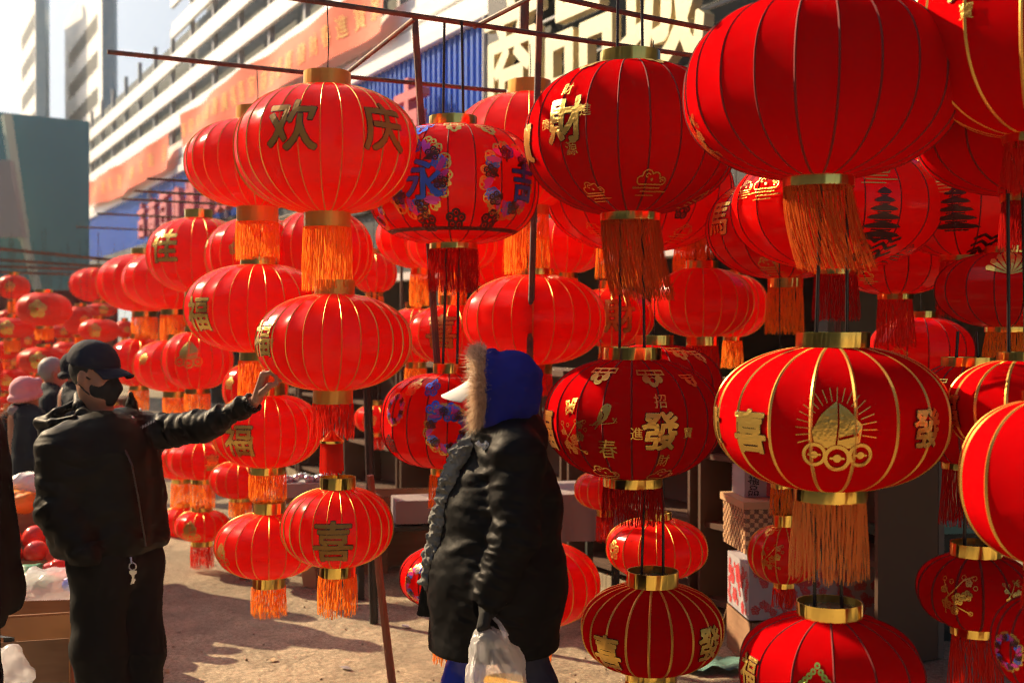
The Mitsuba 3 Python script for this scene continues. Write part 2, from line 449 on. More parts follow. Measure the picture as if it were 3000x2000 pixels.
# ------------------------------------------------------------------ lettering and printed ornaments (unit size, centred)
GLYPHS = {
    '欢': [[[32,5,32,7,44,16,51,25,55,33,57,42,58,62,64,62,64,48,70,30,78,16,83,11,90,7,90,6,86,1,79,4,70,14,62,31,54,16,43,5,37,1]],[[38,53,46,69,49,89,56,88,54,75,85,75,88,74,85,62,82,53,76,54,79,68,53,68,45,50,43,49]],[[4,7,0,13,11,23,19,37,2,61,2,62,8,65,20,48,23,45,28,57,31,71,30,72,2,72,2,79,35,79,38,77,34,53,28,38,36,20,31,16,23,29,16,17,7,8]]],
    '庆': [[[17,5,29,13,37,21,43,32,47,44,21,45,21,51,48,51,50,67,57,67,56,51,87,51,87,45,56,44,61,34,70,22,81,12,90,7,85,1,76,6,64,17,52,35,44,18,34,7,23,1,21,1]],[[0,4,5,17,7,29,8,77,47,77,45,81,41,86,47,89,50,87,56,77,89,77,89,70,16,70,15,35,13,18,7,1,5,1]]],
    '財': [[[40,21,56,38,67,60,42,60,42,67,70,67,70,89,77,90,77,67,90,67,90,60,77,60,77,5,76,3,72,1,59,0,57,6,57,7,69,7,70,8,70,47,59,30,46,16,44,16]],[[26,19,30,22,32,22,40,11,42,7,35,4]],[[5,25,5,86,39,86,39,25],[12,61,12,49,32,50,31,62],[12,43,12,31,32,31,31,44],[32,80,12,80,12,68,31,68]],[[0,4,7,14,12,22,18,21,13,10,5,0]]],
    '進': [[[5,1,0,8,5,13,13,17,13,45,2,45,2,52,21,52,21,18,30,13,37,10,47,9,66,9,90,11,88,3,72,2,40,2,28,6,20,11,17,11]],[[21,57,33,72,41,89,48,88,42,76,43,74,60,74,60,76,55,87,62,88,69,74,87,74,87,68,66,68,66,58,84,58,84,52,66,52,66,42,83,42,83,36,66,36,66,26,89,25,89,19,33,19,33,59,31,58,26,52,25,52],[40,26,58,25,59,35,41,36],[40,43,58,42,59,51,58,52,41,52],[40,58,58,58,59,68,41,68]],[[1,84,6,88,8,88,21,76,23,72,17,68,13,72]]],
    '廣': [[[1,4,6,17,9,32,10,81,45,81,46,83,44,89,48,90,52,89,55,81,89,81,89,75,69,75,70,74,70,68,86,67,86,62,70,62,70,55,89,55,89,49,58,49,57,48,57,44,83,44,83,16,66,15,89,5,87,0,61,10,63,14,63,16,42,16,47,10,21,0,19,0,16,4,17,5,29,10,40,15,26,16,26,44,50,44,49,49,19,49,19,55,37,55,37,62,23,62,22,67,37,68,37,75,17,75,17,42,14,19,7,1],[57,21,75,21,75,27,57,27],[57,33,75,32,75,38,57,39],[44,75,44,68,62,67,63,74,64,75],[44,55,62,55,63,62,44,62],[32,21,49,21,50,27,33,27],[32,33,49,32,50,38,33,39]]],
    '源': [[[73,26,74,27,80,29,88,16,90,10,84,7]],[[18,4,26,23,29,39,29,86,89,86,89,79,60,79,61,77,67,76,65,68,85,67,85,34,66,34,66,3,61,1,50,1,48,7,58,7,60,8,60,34,42,34,42,67,56,68,60,79,37,79,36,41,32,20,29,10,24,1],[49,40,78,40,78,48,49,48],[49,54,78,54,78,62,49,62]],[[34,10,46,29,52,27,47,17,40,7]],[[5,84,9,89,10,89,24,80,25,78,21,73]],[[2,5,16,38,18,38,22,34,22,32,14,12,9,2]],[[0,58,4,63,5,63,21,53,17,47,16,47]]],
    '發': [[[4,51,0,57,10,60,18,66,15,69,8,74,11,78,14,77,24,70,32,78,31,80,10,80,10,86,39,86,42,84,40,79,34,71,24,61,37,60,37,40,41,41,46,49,47,61,66,62,53,74,48,82,45,88,48,89,51,89,58,79,70,89,72,88,76,85,62,74,66,70,70,69,82,79,84,79,87,75,74,65,80,62,90,59,86,53,80,54,73,58,72,58,72,44,73,43,85,43,86,37,68,38,66,42,65,55,53,55,51,43,48,39,42,34,37,39,16,38,15,28,37,28,35,9,33,5,29,2,13,2,11,8,26,8,29,13,30,23,8,23,8,24,11,43,30,44,31,45,31,54,14,54,14,56]],[[37,5,49,9,56,13,42,22,42,24,45,27,42,27,42,33,77,33,80,31,76,22,68,14,80,5,77,1,63,10,53,4,42,1,40,1],[47,26,62,17,69,23,71,27,47,27]]],
    '招': [[[39,44,34,50,41,54,48,61,52,72,53,78,36,78,36,85,88,85,86,55,84,50,82,47,78,46,67,46,64,53,76,53,78,55,81,72,80,78,61,78,57,64,51,54,47,49]],[[39,40,87,40,87,1,79,1,79,5,47,5,47,0,39,0],[47,12,79,12,79,33,47,33]],[[3,31,2,38,14,41,15,43,15,63,3,63,3,70,15,71,15,90,22,90,22,70,34,70,34,63,22,63,22,45,24,44,33,47,33,41,22,37,22,5,19,1,6,0,4,7,14,7,15,9,15,34,13,34]]],
    '寶': [[[2,4,3,5,16,8,27,12,15,13,15,44,77,44,77,13,65,12,87,5,88,4,83,1,80,0,61,7,52,9,54,12,54,13,35,13,35,12,37,10,36,8,23,4,8,0,6,0],[22,18,69,17,70,18,70,21,22,22],[22,31,22,26,70,27,70,31],[22,39,22,35,70,36,70,39]],[[4,69,4,83,41,83,40,89,45,90,47,90,51,83,86,83,86,69,80,69,79,67,67,67,68,63,84,63,84,59,67,58,68,52,75,52,76,57,82,57,82,48,47,48,47,57,52,57,52,52,60,52,60,59,43,59,43,63,45,63,43,66,49,71,52,77,11,77,11,72,42,72,42,67,29,67,29,62,40,62,40,58,29,58,29,54,42,54,42,50,6,47,5,52,23,53,23,58,11,58,11,62,23,62,23,67,10,67,10,69],[56,77,56,71,79,71,80,76],[52,67,50,63,60,63,60,67]]],
    '春': [[[0,29,13,37,23,47,2,48,2,55,28,55,32,61,32,63,10,63,10,69,35,69,37,74,37,76,7,76,7,82,38,82,40,90,48,89,47,82,83,82,83,76,46,76,44,71,44,69,80,69,80,63,41,63,38,56,38,55,89,55,88,48,67,48,76,38,90,30,86,24,85,24,71,32,71,1,63,1,63,4,28,4,27,0,20,0,19,32,5,23],[27,11,63,10,63,19,62,20,28,20],[28,35,28,26,63,26,63,35],[33,48,29,41,63,41,58,48]]],
    '喜': [[[1,29,1,35,25,36,23,41,23,42,16,43,16,60,75,60,75,43,68,42,65,36,89,35,89,29],[22,48,67,47,67,55,23,55],[30,43,33,35,56,35,60,42]],[[4,78,4,83,40,83,41,90,49,90,49,83,86,83,86,78,49,77,49,71,80,71,80,65,11,65,11,71,40,71,41,77]],[[14,24,77,24,77,0,69,0,69,3,22,3,21,0,14,0],[22,18,22,9,69,9,69,18]]],
    '福': [[[38,79,38,85,90,85,90,79]],[[0,33,17,48,27,64,27,65,4,65,4,72,19,72,12,86,12,88,17,90,24,77,24,75,20,74,20,72,34,72,37,70,32,58,26,49,37,39,38,39,38,43,89,43,89,1,82,1,82,5,46,5,45,0,38,0,38,35,33,32,24,42,24,0,17,0,17,36,4,26],[66,12,82,11,82,21,67,21],[66,28,67,27,82,27,82,37,67,37],[45,12,60,11,60,21,45,21],[46,28,59,27,60,37,45,37]],[[44,73,85,73,85,50,44,50],[50,56,77,56,78,66,50,67]]],
    '吉': [[[3,70,3,76,40,76,41,90,49,90,49,76,87,76,87,70,49,69,49,55,82,55,82,48,9,48,9,55,41,55,41,69]],[[14,38,77,38,77,0,69,0,68,5,22,5,22,0,14,0],[68,11,69,31,22,31,22,11]]],
    '永': [[[15,63,15,70,49,70,49,62,55,47,58,43,67,50,80,63,85,60,86,57,63,38,61,36,73,23,90,12,86,7,84,7,73,13,61,24,50,41,49,4,46,2,43,1,29,0,26,7,40,7,41,8,41,62]],[[24,84,27,90,52,83,63,78,63,76,60,71,58,71,45,77]],[[0,11,1,13,5,15,15,25,24,42,24,44,2,44,2,51,30,51,34,49,30,36,19,18,6,6]]],
    '佳': [[[25,10,54,11,54,27,31,27,31,34,53,34,54,46,61,46,61,34,85,34,85,27,61,27,61,11,89,11,90,4,25,4]],[[28,56,54,57,54,70,33,71,33,77,53,77,54,90,61,90,61,77,83,77,83,71,61,70,61,57,87,57,87,49,28,49]],[[0,49,0,52,12,68,22,89,24,89,28,88,29,87,26,80,20,67,20,0,12,0,12,53,10,51,5,44]]],
    '家': [[[2,10,30,22,45,32,43,38,42,39,23,28,9,22,6,23,3,27,4,28,23,34,40,44,36,49,35,50,21,43,7,39,3,44,24,51,35,57,16,58,15,65,72,65,72,58,47,58,41,53,51,39,72,54,78,50,63,38,72,23,81,14,88,10,84,4,76,8,68,16,62,24,57,35,53,32,54,16,53,10,50,5,44,1,30,0,28,7,40,7,42,8,44,10,47,17,46,25,32,16,7,5,5,5]],[[3,80,39,81,37,88,43,90,44,90,49,81,85,81,85,61,77,61,77,74,11,74,11,60,4,60]]],
    '貴': [[[2,57,2,62,41,62,41,67,14,68,14,85,41,85,41,90,48,90,49,85,76,85,76,68,49,67,49,62,88,62,88,57],[48,73,69,72,69,79,49,80],[22,73,41,72,41,79,22,80]],[[2,5,19,9,29,14,14,15,14,52,77,52,77,15,59,14,83,6,87,4,87,3,79,0,68,5,53,9,53,10,59,14,58,15,31,15,32,13,36,10,28,6,9,0,6,0],[21,31,69,30,70,36,22,36],[22,26,22,19,70,20,69,26],[22,47,22,41,70,41,69,47]]],
    '意': [[[4,60,4,66,26,67,23,74,23,76,8,76,8,82,42,82,40,89,44,90,48,89,52,82,82,82,82,76,68,76,68,74,65,67,87,66,87,60],[31,76,34,66,56,66,61,75]],[[69,20,70,22,75,23,83,14,87,6,81,4,76,12]],[[15,55,76,55,76,27,44,27,45,25,56,18,52,13,37,23,38,27,15,27],[22,32,68,32,69,33,69,38,23,39],[23,50,23,44,69,44,68,50]],[[26,22,33,22,33,8,35,6,58,6,60,9,61,16,62,16,67,14,66,4,64,1,60,0,30,1,28,2,26,5]],[[3,5,9,13,14,22,20,20,16,11,9,2]]],
    '品': [[[50,45,88,45,88,1,80,1,80,6,57,6,57,0,50,0],[57,14,80,14,80,37,57,37]],[[17,90,73,90,73,56,17,56],[24,64,65,63,65,83,25,83,24,82]],[[2,45,38,45,38,1,31,1,30,6,10,6,10,0,2,0],[10,14,30,14,30,38,10,37]]],
    '商': [[[2,73,2,79,42,79,43,81,40,89,44,90,47,90,52,79,88,79,88,73,64,73,65,71,67,71,68,70,61,60,83,59,83,7,81,3,75,1,63,1,61,5,61,6,74,6,76,8,76,52,75,53,16,53,15,52,15,0,8,0,8,59,28,59,29,60,23,70,26,73],[30,73,36,63,32,61,32,59,53,59,60,72]],[[55,52,74,38,71,32,51,47]],[[18,37,35,51,40,49,40,48,27,35,63,35,63,13,33,13,33,8,27,8,27,35,21,32],[33,29,33,18,57,19,56,29]]],
    '城': [[[2,13,0,21,11,25,11,59,1,60,1,66,11,67,11,89,18,89,18,67,27,66,27,60,18,59,18,28,27,30,29,26,30,27,32,43,32,75,60,75,61,90,67,90,68,76,68,75,80,75,70,86,74,89,85,80,86,78,83,75,88,75,88,68,68,68,71,35,72,35,77,45,80,57,86,56,81,37,73,23,77,12,81,8,83,9,84,12,85,24,90,21,88,6,85,2,80,1,75,2,71,9,68,15,60,6,52,1,47,5,47,6,56,12,66,24,63,43,61,68,38,68,39,55,57,55,57,31,54,18,51,16,41,16,39,21,39,22,48,23,49,24,50,36,50,49,38,48,36,22,33,12,27,0,21,5,27,14,29,21,29,24,4,13]]],
    '加': [[[55,79,88,79,88,2,81,2,81,9,63,9,62,1,55,1],[62,17,81,16,81,71,62,71]],[[2,4,11,20,13,28,16,41,18,63,17,65,3,65,3,72,17,73,18,90,25,90,25,73,47,73,46,27,44,9,42,5,38,2,24,2,22,9,34,9,37,12,39,25,40,60,39,65,25,65,22,37,17,15,8,0]]],
    '百': [[[0,82,0,90,90,90,90,82,49,82,45,69,46,67,80,67,80,0,71,0,71,7,20,7,19,0,12,0,12,67,36,67,40,81],[20,14,71,14,71,33,20,34],[20,59,20,41,71,41,71,59]]],
    '古': [[[2,65,2,72,40,72,40,90,48,90,49,72,88,72,88,65,48,65,49,44,78,44,78,1,70,1,70,5,20,5,19,0,12,0,12,44,40,44,40,65],[20,37,19,12,70,12,70,37]]],
    '馬': [[[13,89,84,89,84,82,52,82,52,73,81,73,81,66,52,66,52,56,81,56,81,50,52,50,52,41,90,40,87,11,86,5,82,2,77,1,65,2,63,7,63,8,76,8,78,9,81,20,81,33,13,33],[20,73,44,73,44,82,21,82],[21,66,21,56,44,57,44,66],[44,49,21,50,20,40,44,40]],[[64,21,60,28,65,30,72,21,74,16,68,14]],[[43,26,47,27,50,27,55,10,49,8]],[[26,24,27,26,32,27,36,7,29,5]],[[0,5,8,18,11,29,18,27,16,17,10,6,6,2]]],
}


def glyph(ch, fat=0.0):
    """The outline of one character: GLYPHS holds, per stroke group, rings of x, y pairs on a 0 to 90 grid (first ring outside, others holes)."""
    ps = []
    for rings in GLYPHS[ch]:
        rr = [[(r[i] / 90 - 0.5, r[i + 1] / 90 - 0.5) for i in range(0, len(r), 2)] for r in rings]
        ps.append(Polygon(rr[0], rr[1:]).buffer(0))
    g = unary_union(ps)
    return g.buffer(fat).simplify(0.006) if fat else g


def circle(x, y, r, n=6):
    return Point(x, y).buffer(r, n)


def ring(x, y, r, w):
    return circle(x, y, r, 8).difference(circle(x, y, r - w, 8))


def cloud():
    out = unary_union([circle(-0.32, -0.02, 0.12), circle(-0.14, 0.10, 0.16), circle(0.10, 0.07, 0.13), circle(0.30, -0.03, 0.11), sbox(-0.34, -0.14, 0.32, 0.0)])
    g = [out.difference(out.buffer(-0.035))]
    for x, y, r in ((-0.14, 0.08, 0.085), (0.28, -0.04, 0.055)):
        arc = [(x + r * (1 - 0.10 * i) * math.cos(0.5 + 0.55 * i), y + r * (1 - 0.10 * i) * math.sin(0.5 + 0.55 * i)) for i in range(9)]
        g.append(LineString(arc).buffer(0.016))
    g += [sbox(-0.52, -0.22, 0.30, -0.185), sbox(-0.28, -0.31, 0.52, -0.275), sbox(-0.4, -0.4, 0.2, -0.37)]
    return unary_union(g)


def cloudtop():
    g = unary_union([circle(-0.22, -0.1, 0.13), circle(0, -0.2, 0.16), circle(0.22, -0.1, 0.13)]).difference(circle(0, -0.14, 0.08))
    m = unary_union([sbox(-0.5, 0.02, 0.5, 0.07), sbox(-0.5, 0.15, 0.5, 0.2), sbox(-0.5, 0.02, -0.44, 0.2), sbox(0.44, 0.02, 0.5, 0.2), sbox(-0.2, 0.02, -0.14, 0.2), sbox(0.14, 0.02, 0.2, 0.2)])
    return unary_union([g, m])


def blossom(n=5):
    g = unary_union([circle(0.27 * math.cos(a), 0.27 * math.sin(a), 0.2) for a in [2 * math.pi * i / n + 0.3 for i in range(n)]])
    return g.difference(unary_union([ring(0.27 * math.cos(a), 0.27 * math.sin(a), 0.1, 0.035) for a in [2 * math.pi * i / n + 0.3 for i in range(n)]])).difference(circle(0, 0, 0.07))


def plum():
    gs = [LineString([(-0.35, -0.5), (-0.3, -0.1), (-0.1, 0.1), (0.1, 0.35), (0.35, 0.45)]).buffer(0.018), LineString([(-0.25, 0.0), (-0.42, 0.3)]).buffer(0.014), LineString([(-0.2, -0.2), (0.3, -0.45)]).buffer(0.014)]
    for x, y, s in ((-0.3, -0.25, 0.3), (0.0, -0.1, 0.34), (-0.1, -0.4, 0.26), (0.22, 0.0, 0.3), (0.25, 0.3, 0.2), (-0.38, 0.1, 0.2)):
        gs.append(affinity.translate(affinity.scale(blossom(), s, s, origin=(0, 0)), x, y))
    for x, y in ((0.38, 0.42), (-0.42, 0.34), (0.3, -0.44), (0.1, 0.42), (-0.2, 0.3), (0.42, 0.2)):
        gs.append(ring(x, y, 0.06, 0.018))
    return unary_union(gs)


def butterfly():
    w = [Polygon([(0, 0.0), (0.1, 0.45), (0.42, 0.5), (0.35, 0.1)]), Polygon([(0, 0), (0.38, 0.05), (0.25, -0.35), (0.02, -0.2)]), Polygon([(0, 0), (-0.2, 0.35), (-0.45, 0.3), (-0.3, 0.0)]), Polygon([(0, 0), (-0.35, -0.05), (-0.25, -0.45), (-0.02, -0.3)])]
    return unary_union([q.buffer(0.03).difference(q.buffer(-0.06).buffer(0.02).intersection(circle(q.centroid.x, q.centroid.y, 0.07))) for q in w])


def bird():
    body = Polygon([(0.3, 0.5), (0.46, 0.42), (0.42, 0.2), (0.3, -0.1), (0.05, -0.3), (-0.1, -0.15), (0.0, 0.15), (0.12, 0.4)]).buffer(0.04)
    wing = LineString([(0.08, 0.2), (0.18, 0.05), (0.1, -0.15)]).buffer(0.02)
    tail = unary_union([Polygon([(-0.02, -0.2), (0.08, -0.25), (-0.22, -0.62), (-0.27, -0.58)]), Polygon([(-0.05, -0.12), (0.0, -0.2), (-0.36, -0.48), (-0.4, -0.42)])])
    branch = LineString([(-0.5, -0.42), (0.1, -0.36), (0.6, -0.3), (0.75, -0.1)]).buffer(0.018)
    return unary_union([body.difference(wing).difference(circle(0.36, 0.42, 0.025)), tail, branch, ring(0.72, -0.25, 0.06, 0.02), ring(0.6, -0.12, 0.05, 0.02)])


def coin(x, y, r):
    return unary_union([ring(x, y, r, r * 0.28), circle(x, y, r * 0.3), sbox(x - r * 0.55, y - r * 0.08, x + r * 0.55, y + r * 0.08)])


def peach(rays=True):
    body = Polygon([(-0.26, -0.2), (-0.3, 0.0), (-0.18, 0.22), (0.0, 0.38), (0.14, 0.28), (0.32, 0.08), (0.28, -0.2)]).buffer(0.03)
    body = body.difference(unary_union([LineString([(0.02, 0.4), (0.03, 0.1), (0.0, -0.2)]).buffer(0.012), LineString([(0.05, -0.1), (0.28, -0.04)]).buffer(0.02)]))
    cs = [coin(-0.3, -0.33, 0.17), coin(0.02, -0.38, 0.19), coin(0.34, -0.33, 0.17)]
    g = [body.difference(unary_union([circle(-0.3, -0.33, 0.18), circle(0.02, -0.38, 0.2), circle(0.34, -0.33, 0.18)]))] + cs
    if rays:
        for a in np.radians(np.arange(-10, 200, 11)):
            g.append(LineString([(0.36 * math.cos(a), 0.02 + 0.4 * math.sin(a)), (0.56 * math.cos(a), 0.02 + 0.58 * math.sin(a))]).buffer(0.006))
    return unary_union(g)


def pagoda():
    g = []
    for i in range(6):
        w = 0.14 + 0.065 * i
        y = 0.4 - 0.15 * i
        g.append(Polygon([(-w, y - 0.05), (-w * 0.8, y - 0.01), (0, y + 0.05), (w * 0.8, y - 0.01), (w, y - 0.05), (w * 0.6, y - 0.07), (-w * 0.6, y - 0.07)]))
        g.append(sbox(-w * 0.5, y - 0.11, w * 0.5, y - 0.085))
    return unary_union(g)


def wave():
    g = [LineString([(-0.5, y), (-0.3, y + 0.1), (-0.1, y), (0.1, y + 0.12), (0.3, y), (0.5, y + 0.08)]).buffer(0.03) for y in (-0.25, -0.1, 0.05)]
    return unary_union(g + [circle(-0.3, -0.3, 0.1), circle(0.2, -0.32, 0.12)])


def fan():
    g = []
    for a in np.radians(np.arange(20, 161, 20)):
        g.append(Polygon([(0, -0.35), (0.8 * math.cos(a - 0.13), -0.35 + 0.8 * math.sin(a - 0.13)), (0.86 * math.cos(a), -0.35 + 0.86 * math.sin(a)), (0.8 * math.cos(a + 0.13), -0.35 + 0.8 * math.sin(a + 0.13))]))
    return unary_union(g)


def roof():
    g = []
    for t in np.linspace(-1, 1, 19):
        y = 0.42 - 0.5 * abs(t) ** 0.85
        g.append(circle(t * 0.5, y, 0.045, 5).difference(circle(t * 0.5, y, 0.014, 4)))
    return unary_union(g)


def scroll_wreath(kind):
    """Rings, petals and lattice round a circle; kind picks one colour's share of them."""
    g = []
    rnd = random.Random(11 + kind)
    for i in range(24):
        a = 2 * math.pi * (i + 0.3 * math.sin(i * 2.3)) / 24
        x, y = 0.38 * math.cos(a), 0.40 * math.sin(a)
        r = rnd.uniform(0.05, 0.085)
        if kind == 0:
            g += [ring(x * 1.12, y * 1.12, r, 0.02), ring(x * 1.22, y * 1.22, r * 0.5, 0.016)]
            if i % 3 == 0:
                g.append(LineString([(x * 0.72, y * 0.72), (x * 0.9 + 0.05, y * 0.9), (x * 1.05, y * 1.05 + 0.05)]).buffer(0.011))
        elif kind == 1 and i % 4 in (0, 1):
            g.append(affinity.rotate(affinity.scale(circle(x * 0.95, y * 0.95, r), 1.5, 0.55), math.degrees(a) + 40))
        elif kind == 2 and i % 4 == 2:
            g.append(affinity.translate(affinity.scale(blossom(6), 0.24, 0.2, origin=(0, 0)), x * 0.93, y * 0.93))
            g += [sbox(x * 0.8 - 0.04 + 0.022 * q, y * 0.8 - 0.035, x * 0.8 - 0.03 + 0.022 * q, y * 0.8 + 0.035) for q in range(4)]
        elif kind == 3 and i % 4 == 3:
            s = affinity.translate(affinity.scale(blossom(5), 0.22, 0.2, origin=(0, 0)), x * 0.9, y * 0.9)
            g.append(s)
            g.append(affinity.rotate(affinity.scale(circle(x * 0.8, y * 0.8, r * 0.7), 1.8, 0.4), math.degrees(a) - 20))
    return unary_union(g)


ORNAMENT = {}


def ornament(kind):
    """[(shape, material or None for the wanted one, extra offset)]"""
    if kind in ORNAMENT:
        return ORNAMENT[kind]
    if kind[0] in 'gGs' and len(kind) == 2:
        fat = {'g': 0.018, 'G': 0.032, 's': 0.006}[kind[0]]
        g = glyph(kind[1], fat)
        out = [(g, None, 0.0015)]
        if kind[0] != 's':
            out.insert(0, (g.buffer(0.017).simplify(0.008), 'm_dark_print', 0.0))
    elif kind == 'wreath':
        out = [(scroll_wreath(0), 'm_gold_print', 0.0), (scroll_wreath(1), 'm_magenta_foil', 0.001), (scroll_wreath(2), 'm_blue_foil', 0.0), (scroll_wreath(3), 'm_dark_print', 0.001)]
    elif kind == 'peach2':
        out = [(peach(), None, 0.0)]
    elif kind == 'peach':
        out = [(peach(False), None, 0.0)]
    elif kind in ('band',):
        out = []
    else:
        out = [(globals()[kind](), None, 0.0)]
    res = []
    for g, m, o in out:
        vs, fs, off = [], [], 0
        for q in getattr(g, 'geoms', [g]):
            if q.is_empty or q.geom_type != 'Polygon':
                continue
            v, f = trimesh.creation.triangulate_polygon(q, engine='earcut')
            vs.append(v)
            fs.append(f + off)
            off += len(v)
        v, f = np.vstack(vs), np.vstack(fs)
        v3, f = trimesh.remesh.subdivide_to_size(np.column_stack([v, np.zeros(len(v))]), f, 0.16, max_iter=12)
        res.append((v3[:, :2], f, m, o))
    ORNAMENT[kind] = res
    return res


PRINT = {'gold': 'm_gold_print', 'brown': 'm_brown_print', 'bluefoil': 'm_blue_foil', 'black': 'm_dark_print', 'dark': 'm_dark_print', 'greengold': 'm_green_gold', 'multi': 'm_gold_print'}  # brown means gold with its shade in the colour
NAMES = {'wreath': 'wreath_print', 'cloud': 'cloud_print', 'cloudtop': 'cloud_print', 'blossom': 'flower_print', 'plum': 'plum_branch_print', 'butterfly': 'butterfly_print', 'bird': 'bird_print',
         'peach': 'peach_emblem', 'peach2': 'peach_emblem', 'pagoda': 'pagoda_print', 'wave': 'wave_print', 'fan': 'fan_ornament', 'roof': 'roof_emblem'}


# ------------------------------------------------------------------ lanterns
def make_lantern(i, row):
    X, Y, Z, R, H, rr, ht, hb, fl, style, N, p, fr, sway, hang, hk, decs, label, group = row
    rng = np.random.default_rng(100 + i)
    key = fresh('red_lantern')
    tag(key, label, 'lantern', group)
    far = style == 'far'
    C = np.array([X, Y, Z])
    rr = min(rr, R * 0.8)
    t1 = math.acos((rr / R) ** (p / 2))
    Hh = (H / 2) / math.sin(t1) ** (2 / p)
    rows = 14 if far else 44
    tt = np.linspace(-t1, t1, rows)
    rz = [(R * math.cos(t) ** (2 / p), math.copysign(Hh * abs(math.sin(t)) ** (2 / p), t)) for t in tt]
    phi0 = rng.uniform(0, 6.28)
    jit = 1 + rng.normal(0, 0.0035, N)
    lean = rng.normal(0, 0.011, 2)
    cs = math.cos(math.pi / N)

    def warp(v):
        v = v.copy()
        v[:, 0] += lean[0] * v[:, 2]
        v[:, 1] += lean[1] * v[:, 2]
        return v + C

    def rad(phi, z):
        base = R * max(1e-4, 1 - min(0.9999, abs(z) / Hh) ** p) ** (1 / p)
        u = ((phi - phi0) / (2 * math.pi / N)) % N
        j, fr_ = int(u) % N, u - int(u)
        a = (fr_ - 0.5) * 2 * math.pi / N
        return base * cs / math.cos(a) * (jit[j] * (1 - fr_) + jit[(j + 1) % N] * fr_)

    # each gore of cloth between two ribs: a little slack, with puckers where it is glued to the wire
    cols = 2 if far else 5
    zz = np.array([z for r, z in rz])
    rads = np.array([r for r, z in rz])
    vs, fs = [], []
    for j in range(N):
        a0 = phi0 + 2 * math.pi * j / N
        for q in range(cols):
            t_ = q / (cols - 1)
            chord = cs / math.cos((t_ - 0.5) * 2 * math.pi / N)
            rj = jit[j] * (1 - t_) + jit[(j + 1) % N] * t_
            edge = 4 * t_ * (1 - t_)
            ang = a0 + 2 * math.pi * t_ / N
            if far:
                d = 0.0
            else:
                s3 = np.stack([zz * 34, np.full(rows, t_ * 1.6 + j * 7.3), np.full(rows, i * 3.1)], -1)
                b3 = np.stack([zz * 9, np.full(rows, t_ * 1.2 + j * 0.35), np.full(rows, i * 5.7)], -1)
                d = -0.0055 * R * edge + edge * (0.0030 * (meshkit.noise(s3) - 0.5) + 0.012 * R * (meshkit.noise(b3, 3) - 0.5))
                d = d * np.clip(np.cos(np.linspace(-1.5, 1.5, rows)) * 3, 0, 1)
            r = rads * rj * chord + d
            vs.append(np.stack([r * math.cos(ang), r * math.sin(ang), zz], -1))
        o = j * cols * rows
        for q in range(cols - 1):
            g = np.arange(rows - 1) + o + q * rows
            fs.append(np.stack([g, g + rows, g + rows + 1], -1))
            fs.append(np.stack([g, g + rows + 1, g + 1], -1))
    vs, fs = np.vstack(vs), np.vstack(fs)
    cloth = {'satin': 'm_satin', 'far': 'm_far_cloth', 'matte': 'm_matte', 'matte_gold': 'm_matte', 'gloss': 'm_gloss'}[style]
    add(key + '__shade', (warp(vs), fs), cloth, smooth=True)
    # seams over the bamboo ribs; the red ones carry the rib shadow in their colour
    w = {'satin': 0.0026, 'far': 0.004, 'matte': 0.0038, 'matte_gold': 0.0050, 'gloss': 0.0030}[style]
    if not far:
        sv, sf = [], []
        for j in range(N):
            a = phi0 + 2 * math.pi * j / N
            er, et = np.array([math.cos(a), math.sin(a), 0]), np.array([-math.sin(a), math.cos(a), 0])
            o = len(sv)
            cut = None
            for q, (r, z) in enumerate(rz):
                r = r * jit[j]
                b = er * r + np.array([0, 0, z])
                sv += [b - et * w - er * 0.001, b + er * 0.0035, b + et * w - er * 0.001]
            for q in range(rows - 1):
                e = o + 3 * q
                sf += [[e, e + 1, e + 4], [e, e + 4, e + 3], [e + 1, e + 2, e + 5], [e + 1, e + 5, e + 4]]
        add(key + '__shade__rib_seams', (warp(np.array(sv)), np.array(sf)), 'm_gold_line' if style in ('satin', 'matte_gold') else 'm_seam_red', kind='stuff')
    # collars
    foil = 'm_gold_paper' if style == 'satin' and label and ('largest' in label or 'plain orange collar' in label) else 'm_gold_foil'
    zt, zb = H / 2 - 0.004, -H / 2 + 0.004
    n = 20 if far else 72
    rt = rr * 0.99
    top = lathe([(rt * 0.95, zt), (rt, zt), (rt * 1.005, zt + ht * 0.5), (rt, zt + ht), (rt * 0.96, zt + ht), (rt * 0.95, zt + ht * 0.55)], n, ripple=0.011, rng=rng)
    add(key + '__top_collar', (warp(top[0]), top[1]), foil, smooth=40)
    lid = lathe([(rt * 0.955, zt + ht * 0.55), (0.004, zt + ht * 0.6)], n)
    add(key + '__top_collar__disc', (warp(lid[0]), lid[1]), 'm_black_plastic')
    bot = lathe([(rt * 0.95, zb - hb), (rt, zb - hb), (rt * 1.005, zb - hb * 0.5), (rt, zb), (rt * 0.95, zb)], n, ripple=0.011, rng=rng)
    add(key + '__bottom_collar', (warp(bot[0]), bot[1]), foil, smooth=40)
    # fringe of hanging threads
    zf = zb - hb + 0.002
    count = 46 if far else int(min(340, max(110, 2 * math.pi * rr / 0.0025)))
    segs = 3 if far else 6
    wd = 2 * math.pi * rr / count * (0.62 if not far else 0.8)
    fv, ff = [], []
    clump = rng.normal(0, 1, 9)
    for q in range(count):
        a = 2 * math.pi * (q + rng.uniform(-0.35, 0.35)) / count
        r0 = rt * rng.uniform(0.90, 1.0)
        er, et = np.array([math.cos(a), math.sin(a), 0]), np.array([-math.sin(a), math.cos(a), 0])
        yaw = rng.normal(0, 0.5)
        side = et * math.cos(yaw) + er * math.sin(yaw)
        ln = fl * (rng.uniform(0.9, 1.0) if rng.random() > 0.06 else rng.uniform(0.75, 0.97))
        fl_a = rng.normal(0.04, 0.03)
        ks = 0.008 * math.sin(a * 3 + clump[0]) + 0.008 * math.sin(a * 5 + clump[1]) + rng.normal(0, 0.005)
